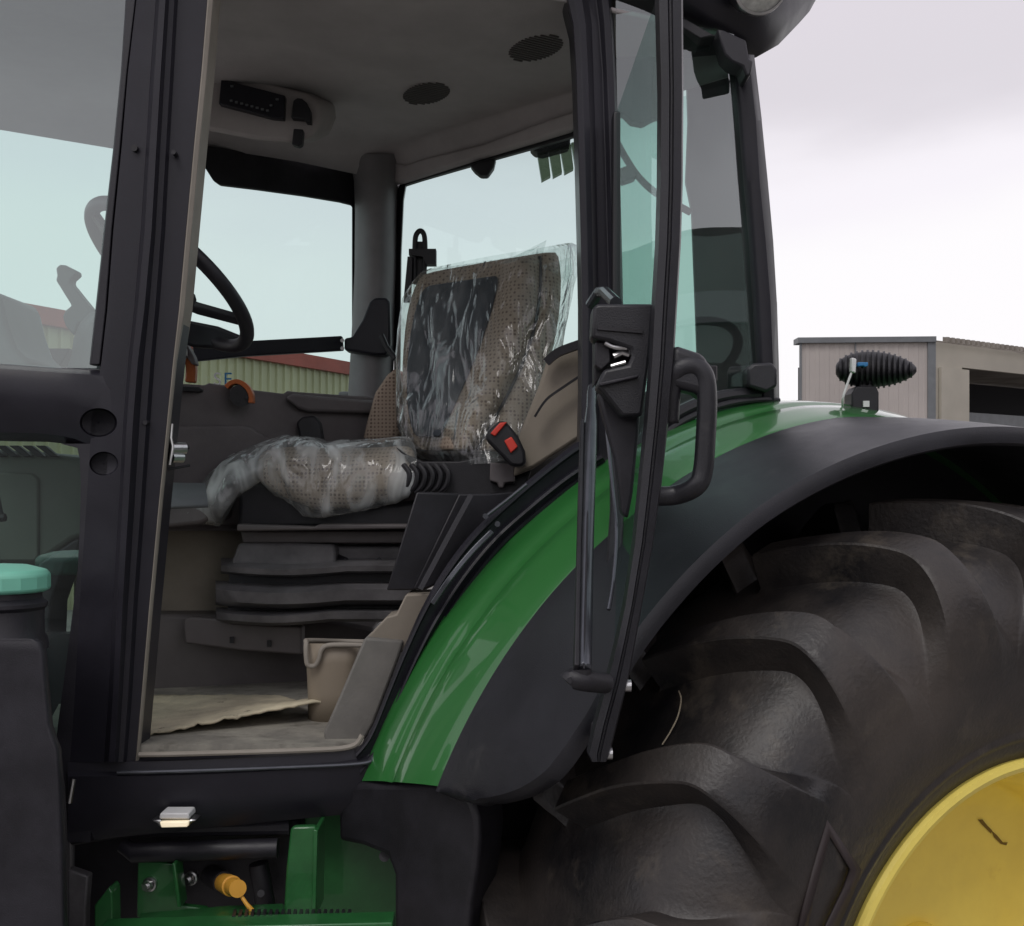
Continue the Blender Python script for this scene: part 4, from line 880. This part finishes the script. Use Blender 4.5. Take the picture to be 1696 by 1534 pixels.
# gas strut
m = MB()
m.tube(cr_([W(980, 640, 2.36), W(976, 760, 2.20), W(971, 900, 2.04), W(966, 1112, 1.80)], 5), [.010]+[.013]*2+[.0175]*13, 16, flat_=.8, up=(0, 1, 0)); gs = m.build('stay_bar', 'strut', door, bevel=.004)
m = MB(); m.bar([W(964, 700, 2.27), W(959, 900, 2.03), W(954, 1108, 1.79)], .008, .02, (0, 1, 0)); m.build('stay_edge', 'dark', gs, bevel=.002)
m = MB(); m.tube([W(974, 820, 2.115), W(967, 1108, 1.784)], .0018, 6); m.build('stay_groove', 'dark', gs)
m = MB(); m.tube(cr_([W(940, 1130, 1.8), W(948, 1124, 1.8), W(968, 1128, 1.80), W(1003, 1132, 1.84)], 4), [.010]+[.017]*12, 12); m.cyl(W(964, 1108, 1.8), W(964, 1122, 1.8), .015); m.build('stay_joint', 'dark', door)
for x, y in ((1034, 1136), (1003, 1248)): m = MB(); m.cyl(W(x, y, 1.885), W(x+11, y, 1.885), .0105); m.build('bolt', 'metal', door)
m = MB(); m.tube(cr_([W(1003, 690, 2.2), W(1014, 800, 2.1), W(1021, 880, 2.0), W(1016, 960, 1.92), W(1008, 1010, 1.88)], 6), .0035, 8); m.build('door_seal_edge', 'strut', door)

# ---- lower left: fuel tank, step box, brackets
tk = empty('fuel_tank', W(20, 1300, 2.1), parent=tr)
rows = []
for y, x in ((1058, 62), (1064, 72), (1080, 78), (1110, 80), (1200, 88), (1225, 96), (1240, 102), (1300, 106), (1400, 109), (1600, 114)):
    rr_ = []
    for k in range(9):
        a = math.pi/2*k/8; rr_.append(W(x-14+14*math.sin(a), y+(6 if y > 1062 else 0)*(0), 2.04+.03*(1-math.cos(a))))
    rows.append([W(-260, y, 2.04)]+rr_+[W(x, y, 2.5), W(-260, y, 2.5)])
m = MB(); m.grid(rows, True, True); tb = m.build('tank_body', 'black', tk, smooth=40, bevel=.012)
tc_ = W(6, 980, 2.16); s_ = 2.16/F
m = MB(); m.lathe(Vector((tc_.x, tc_.y, 0)), (0, 0, 1), [(W(0, 1075, 2.16).z, .082), (W(0, 1058, 2.16).z, .08), (W(0, 1050, 2.16).z, .074), (W(0, 1010, 2.16).z, .074), (W(0, 1004, 2.16).z, .080), (W(0, 998, 2.16).z, .080), (W(0, 990, 2.16).z, .070), (W(0, 975, 2.16).z, .070)], 40); m.build('filler_neck', 'black', tk, smooth=35)
m = MB(); m.lathe(Vector((tc_.x, tc_.y, 0)), (0, 0, 1), [(W(0, 980, 2.16).z, .0), (W(0, 980, 2.16).z, .078), (W(0, 976, 2.16).z, .085), (W(0, 952, 2.16).z, .085), (W(0, 944, 2.16).z, .078), (W(0, 936, 2.16).z, .045), (W(0, 933, 2.16).z, 0)], 16); m.build('fuel_cap', 'cap', tk, smooth=20, bevel=.003)
# step side box
sx = empty('step_box', W(650, 1440, 2.3), parent=tr)
fc = [(560, 1302), (600, 1297), (735, 1298), (762, 1306), (782, 1326), (792, 1356), (794, 1390), (790, 1440), (780, 1500), (772, 1620), (650, 1620), (652, 1560), (652, 1450), (640, 1418), (600, 1402), (560, 1394)]
m = MB(); m.px(fc, wall_plane((560, 2.475), (794, 2.22)), .04, ax=Vector((.05, .14, 0))); m.build('side_shield', 'dark', sx, bevel=.014, seg=3)
m = MB(); m.px([(500, 1340), (720, 1340), (720, 1640), (500, 1640)], 2.60, .05); m.build('green_back_panel', 'green2', sx, bevel=.004)
m = MB(); m.cyl(W(637, 1418, 2.44), W(637, 1418, 2.42), .012, n=16); m.build('shield_bolt', 'dark', sx)
M['green3'] = mat('green_bracket_bright', (.05, .20, .07), .3, var=.1, vscale=20, coat=.6)
gb = empty('green_bracket', W(400, 1450, 2.3), parent=tr)
m = MB(); m.px([(481, 1374), (486, 1370), (522, 1369), (524, 1376), (521, 1460), (517, 1600), (468, 1600), (470, 1510), (474, 1440)], 2.38, .02); m.build('upright_plate', 'green2', gb, bevel=.004)
m = MB(); m.px([(519, 1374), (526, 1376), (523, 1520), (516, 1520)], 2.37, .10); m.build('upright_flange', 'green2', gb, bevel=.002)
m = MB(); m.px([(228, 1425), (300, 1432), (296, 1500), (340, 1505), (352, 1520), (226, 1520)], 2.46, .02); m.px([(284, 1430), (290, 1430), (300, 1504), (292, 1504)], 2.42, .05); m.build('bolt_plate', 'green2', gb, bevel=.003)
m = MB(); m.prism([W(232, 1512, 2.40), W(376, 1500, 2.42), W(470, 1496, 2.42), W(476, 1522, 2.28), W(226, 1534, 2.26)], (0, 0, -.01)); m.prism([W(160, 1540, 2.2), W(650, 1528, 2.2), W(650, 1580, 2.2), W(160, 1580, 2.2)], (0, .06, 0)); m.build('cross_plate', 'green2', gb, bevel=.003)
m = MB()
for k in range(20): x = 384+k*10; m.prism([W(x, 1524, 2.25), W(x+6, 1523, 2.25), W(x+8, 1512, 2.34), W(x+3, 1512, 2.34)], (0, 0, .008))
m.build('grip_teeth', 'dark', gb)
m = MB(); m.px([(156, 1500), (180, 1470), (186, 1478), (188, 1620), (156, 1620)], 2.36, .05); m.build('end_plate', 'green2', gb, bevel=.003)
def bolt(x, y, d, r, par):
    m = MB(); p = W(x, y, d); m.lathe(p, (-.15, -1, .05), [(-.01, r*1.25), (.002, r*1.25), (.003, r*.95)], 28); m.cyl(p, p+Vector((-.003, -.016, .001)), r*.95, n=6); m.cyl(p+Vector((-.003, -.016, .001)), p+Vector((-.004, -.022, .001)), r*.5, n=14)
    return m.build('bolt', 'metal', par, smooth=25)
bolt(248, 1465, 2.455, .0125, gb); bolt(316, 1455, 2.50, .0125, gb)
hc = empty('hydraulic_coupling', W(385, 1468, 2.4), parent=tr)
p0, p1 = W(370, 1462, 2.47), W(394, 1472, 2.36)
m = MB(); m.tube([p0, p0*.7+p1*.3, p0*.69+p1*.31, p0*.4+p1*.6, p0*.39+p1*.61, p1], [.020, .020, .022, .022, .0185, .0185], 24); m.tube([W(398, 1482, 2.37), W(408, 1497, 2.36), W(417, 1508, 2.36)], [.004, .0045, .006], 8); m.build('yellow_plug', 'plug', hc, smooth=35)
m = MB(); m.tube([W(350, 1450, 2.55), p0], .024, 16); m.tube([W(428, 1430, 2.5), W(440, 1500, 2.5)], .022, 14); m.cyl(W(432, 1480, 2.47), W(432, 1480, 2.45), .008); m.build('coupling_body', 'dark', hc)
# chassis darkness: frame box behind brackets, hoses
ch = empty('chassis', W(400, 1450, 2.6), parent=tr)
m = MB(); m.px([(110, 1380), (500, 1350), (500, 1640), (110, 1640)], 2.56, .6); m.build('chassis_side', 'dark', ch, bevel=.02)
m = MB(); m.tube([W(205, 1400, 2.46), W(220, 1412, 2.45), W(460, 1405, 2.47)], [.018, .022, .022], 14); m.tube([W(120, 1385, 2.47), W(200, 1372, 2.47), W(480, 1368, 2.5)], .02, 12); m.build('hydraulic_hose', 'black', ch)
m = MB(); m.px([(40, 1050), (170, 1050), (170, 1640), (40, 1640)], 2.95, .05); m.build('inner_panel', 'dark', ch)
m = MB(); m.px([(112, 1440), (146, 1452), (142, 1500), (140, 1620), (112, 1620)], 2.42, .03); m.build('grey_plate', 'bellows', ch, bevel=.004)
m = MB(); m.prism([T(-1.4, -.95, -.75), T(.3, -.95, -.75), T(.3, -.95, .30), T(-1.4, -.95, .35)], -RL*1.2); m.build('transmission_housing', 'dark', ch, bevel=.05)
m = MB(); m.cyl(T(0, -.95, 0), T(0, -.40, 0), .12, n=24); m.build('axle', 'green2', ch)

# ================================================================== loose things in the cab
def noisep(p, s, a): return noise.noise(Vector(p)*s)*a
# cardboard / paper mat
rows = []
NX, NY = 44, 26
for i in range(NX+1):
    u = i/NX; row = []
    for j in range(NY+1):
        v = j/NY
        xn = 226+(545-226)*u; yn = 1226-34*u**1.2            # near edge in the view
        xf = 226+(455-226)*u; yf = 1140+8*u+3*math.sin(u*11)
        dn_, df_ = Dn(xn)+.10+.18*u, 3.05
        p = W(xn, 0, dn_)*(1-v)+W(xf, 0, df_)*v
        zf = CZ-.578+.018+.012*max(0, noise.noise(Vector((u*2, v*2, 1))))+.004*noise.noise(Vector((u*14, v*12, 4)))
        lift = .05*math.exp(-((v)/.45)**2)*(.15+.85*u)+.006*noise.noise(Vector((u*30, 0, 7)))*math.exp(-(v/.06)**2)
        row.append(Vector((p.x, p.y, zf+lift)))
    rows.append(row)
def stains(mt, dark, scale=16, lo=.62, hi=.70):
    t = mt.node_tree; b = t.nodes['Principled BSDF']; src = b.inputs['Base Color'].links[0].from_socket
    g = N('ShaderNodeNewGeometry', t); n = N('ShaderNodeTexNoise', t); n.inputs['Scale'].default_value = scale; n.inputs['Detail'].default_value = 6; n.inputs['Roughness'].default_value = .7
    t.links.new(g.outputs['Position'], n.inputs['Vector'])
    mr = N('ShaderNodeMapRange', t); mr.inputs[1].default_value = lo; mr.inputs[2].default_value = hi; t.links.new(n.outputs[0], mr.inputs[0])
    mx = N('ShaderNodeMix', t, data_type='RGBA'); mx.inputs[7].default_value = (*dark, 1)
    t.links.new(mr.outputs[0], mx.inputs[0]); t.links.new(src, mx.inputs[6]); t.links.new(mx.outputs[2], b.inputs['Base Color'])
stains(M['card'], (.05, .04, .025), 22)
stains(M['rubber'], (.105, .088, .070), 7, .56, .80)
stains(M['yellow'], (.72, .50, .09), 5, .60, .90)
stains(M['flare'], (.075, .072, .072), 9, .60, .95)
stains(M['floor'], (.10, .09, .075), 14, .55, .75)
m = MB(); m.grid(rows); cb = m.build('cardboard_sheet', 'card', None, smooth=60, solid=.006)
tag(cb, 'worn cream cardboard sheet lying crumpled on the cab floor', 'cardboard sheet')
# waste bin
bn = empty('waste_bin', W(550, 1195, 2.72), 'small beige plastic bin with a rolled rim on the cab floor', 'bin')
bm_ = mat('beige_bin_plastic', (.27, .225, .17), .55, var=.06)
rows = []
for y, a, b in ((1198, 512, 582), (1150, 511, 588), (1100, 509, 594), (1066, 507, 602)):
    c_ = (a+b)/2; h = (b-a)/2
    rows.append([W(c_+h*math.copysign(abs(math.cos(q))**.55, math.cos(q)), y, 2.80+.08*math.copysign(abs(math.sin(q))**.55, math.sin(q))) for q in [2*math.pi*k/28 for k in range(28)]])
m = MB(); m.grid(rows, True, False); m.add(rows[0], [tuple(range(28))]); m.build('bin_body', bm_, bn, smooth=60, solid=.004)
m = MB(); m.tube(cr_([W(602, 1069, 2.71), W(560, 1068, 2.71), W(540, 1070, 2.71), W(532, 1078, 2.71), W(528, 1092, 2.71), W(522, 1102, 2.71), W(513, 1103, 2.71), (W(508, 1096, 2.71)), W(507, 1066, 2.72), W(512, 1061, 2.75), W(560, 1062, 2.84), W(606, 1063, 2.84)], 6), .006, 10); m.build('rolled_rim', M['beige_seal'], bn)

# plastic film on the backrest
def film(rows_px, name, amp, label, seed, sub=1, flaps=(), mt='film'):
    rws = []
    R_ = len(rows_px)
    K = 56
    for i in range((R_-1)*8+1):
        t = i/8; a = min(int(t), R_-2); f = t-a; A, B = rows_px[a], rows_px[a+1]
        P = [Vector(p)*(1-f)+Vector(q)*f for p, q in zip(A, B)]
        loop = cr_(P, 9, True); rws.append([])
        for k, p in enumerate(loop):
            q = W(p.x, p.y, p.z)
            n1 = noise.noise(Vector((q.x*7+seed, q.y*7, q.z*3.2)))*amp + (abs(noise.noise(Vector((q.x*13+q.z*6, q.y*9, q.z*3+seed))))-.2)*amp*1.1
            rws[-1].append(q+Vector((n1*.35, n1, n1*.25)))
    m = MB(); m.grid(rws, True, False)
    for fl in flaps:
        g_ = []
        A, B, C_ = [W(*v) for v in fl]
        for i in range(9):
            g_.append([A*(1-i/8)*(1-j/8)+B*(i/8)*(1-j/8)+C_*(j/8)+Vector((0, 1, 0))*noise.noise(Vector((i*.5, j*.6, seed)))*.012 for j in range(9)])
        m.grid(g_)
    o = m.build(name, mt, None, smooth=180); return o
rp = []
for y, a, b in ((738, 672, 870), (757, 686, 862), (768, 760, 800))[:0]: pass
def frow(y, a, b, dn, k):
    sl = .17*max(0, min(1, (560-y)/110)); k -= .035*max(0, min(1, (y-640)/60)); P = [(a, y, 3.38+k), (a+(b-a)*.25, y+2, 3.27+k), (a+(b-a)*.55, y+3, 3.12+k), (a+(b-a)*.8, y+2, 3.09+k), (b-2, y, 3.12+k), (b, y-4, 3.30+k), (a+(b-a)*.8, y-4, 3.50+k), (a+(b-a)*.4, y-4, 3.60+k)]; return [(x, yy-(x-780)*sl, d) for x, yy, d in P]
for y, a, b in ((766, 712, 838), (750, 676, 862), (705, 658, 886), (645, 655, 908), (580, 656, 926), (520, 661, 940), (480, 668, 950), (452, 684, 950), (438, 698, 948), (434, 706, 942)):
    rp.append(frow(y, a, b, 0, brd(y)))
fo = film(rp, 'plastic_backrest_cover', .020, '', 3, flaps=[((830, 436, 3.30), (896, 436, 3.30), (905, 398, 3.34)), ((800, 444, 3.3), (850, 434, 3.30), (893, 408, 3.32)), ((896, 440, 3.34), (944, 470, 3.34), (952, 424, 3.36)), ((930, 480, 3.34), (935, 440, 3.34), (959, 434, 3.36))])
tag(fo, 'clear wrinkled plastic cover pulled over the seat backrest', 'plastic cover')
rp = []
for x, yt, yb in ((300, 850, 858), (318, 820, 862), (345, 786, 868), (372, 764, 866), (400, 750, 822), (430, 738, 800), (470, 727, 836), (500, 730, 856), (540, 738, 856), (580, 736, 850), (620, 733, 842), (655, 730, 836), (680, 732, 822)):
    d = 3.06; ym = (yt+yb)/2
    rp.append([(x, yt-2, d+.32), (x+2, yt-3, d+.15), (x, yt+6, d+.03), (x+3, ym, d-.03), (x, yb-6, d-.01), (x-2, yb, d+.06), (x, yb-2, d+.2), (x, ym, d+.38)])
fo2 = film(rp, 'plastic_cushion_cover', .036, '', 9, mt='film2')
tag(fo2, 'clear crumpled plastic cover hanging over the front of the seat cushion', 'plastic cover')

from mathutils.bvhtree import BVHTree
def hit_on(o, px, py):
    me = o.data; og = ORG[o.name]; t = BVHTree.FromPolygons([v.co+og for v in me.vertices], [tuple(p.vertices) for p in me.polygons])
    c = Vector((0, 0, CZ)); d = (W(px, py, 1)-c).normalized(); return t.ray_cast(c, d)
m = MB(); P = []
for x, y in ((1127, 1148), (1131, 1162), (1126, 1188), (1115, 1212), (1100, 1236)):
    h = hit_on(ty, x, y)
    if h[0]: P.append(h[0]+h[1]*.006)
if len(P) > 2:
    m.tube(cr_(P, 4), .0016, 6); st = m.build('straw', mat('dry_straw', (.42, .36, .26), .8), None); tag(st, 'thin pale dry straw caught between the tyre lugs', 'straw')
for blob in ([(1618, 1356), (1626, 1356), (1634, 1366), (1642, 1374), (1640, 1380), (1632, 1372), (1624, 1364)], [(1640, 1374), (1650, 1382), (1660, 1394), (1668, 1394), (1666, 1399), (1656, 1397), (1645, 1386)]):
    P = [hit_on(rim, x, y) for x, y in blob]
    if all(p[0] for p in P):
        m = MB(); m.add([p[0]+p[1]*(.003 if p[1].dot(p[0]-Vector((0, 0, CZ))) < 0 else -.003) for p in P], [tuple(range(len(P)))]); m.build('black_scuff', 'scuff', rim, smooth=0)
# front corner of the cab, just outside the picture
m = MB(); m.bar([W(-178, -90, 2.36), W(-172, 300, 2.36), W(-170, 606, 2.36), W(-168, 900, 2.36), W(-166, 1400, 2.36)], .05, .07, (0, 1, 0)); m.build('front_corner_post', 'gloss', tr, bevel=.006)
m = MB(); m.lathe(C0, RL, [(-.318, .09), (-.29, .09), (-.28, .08), (-.27, .05), (-.27, 0)], 32); m.build('hub', 'yellow', wheel, smooth=35)
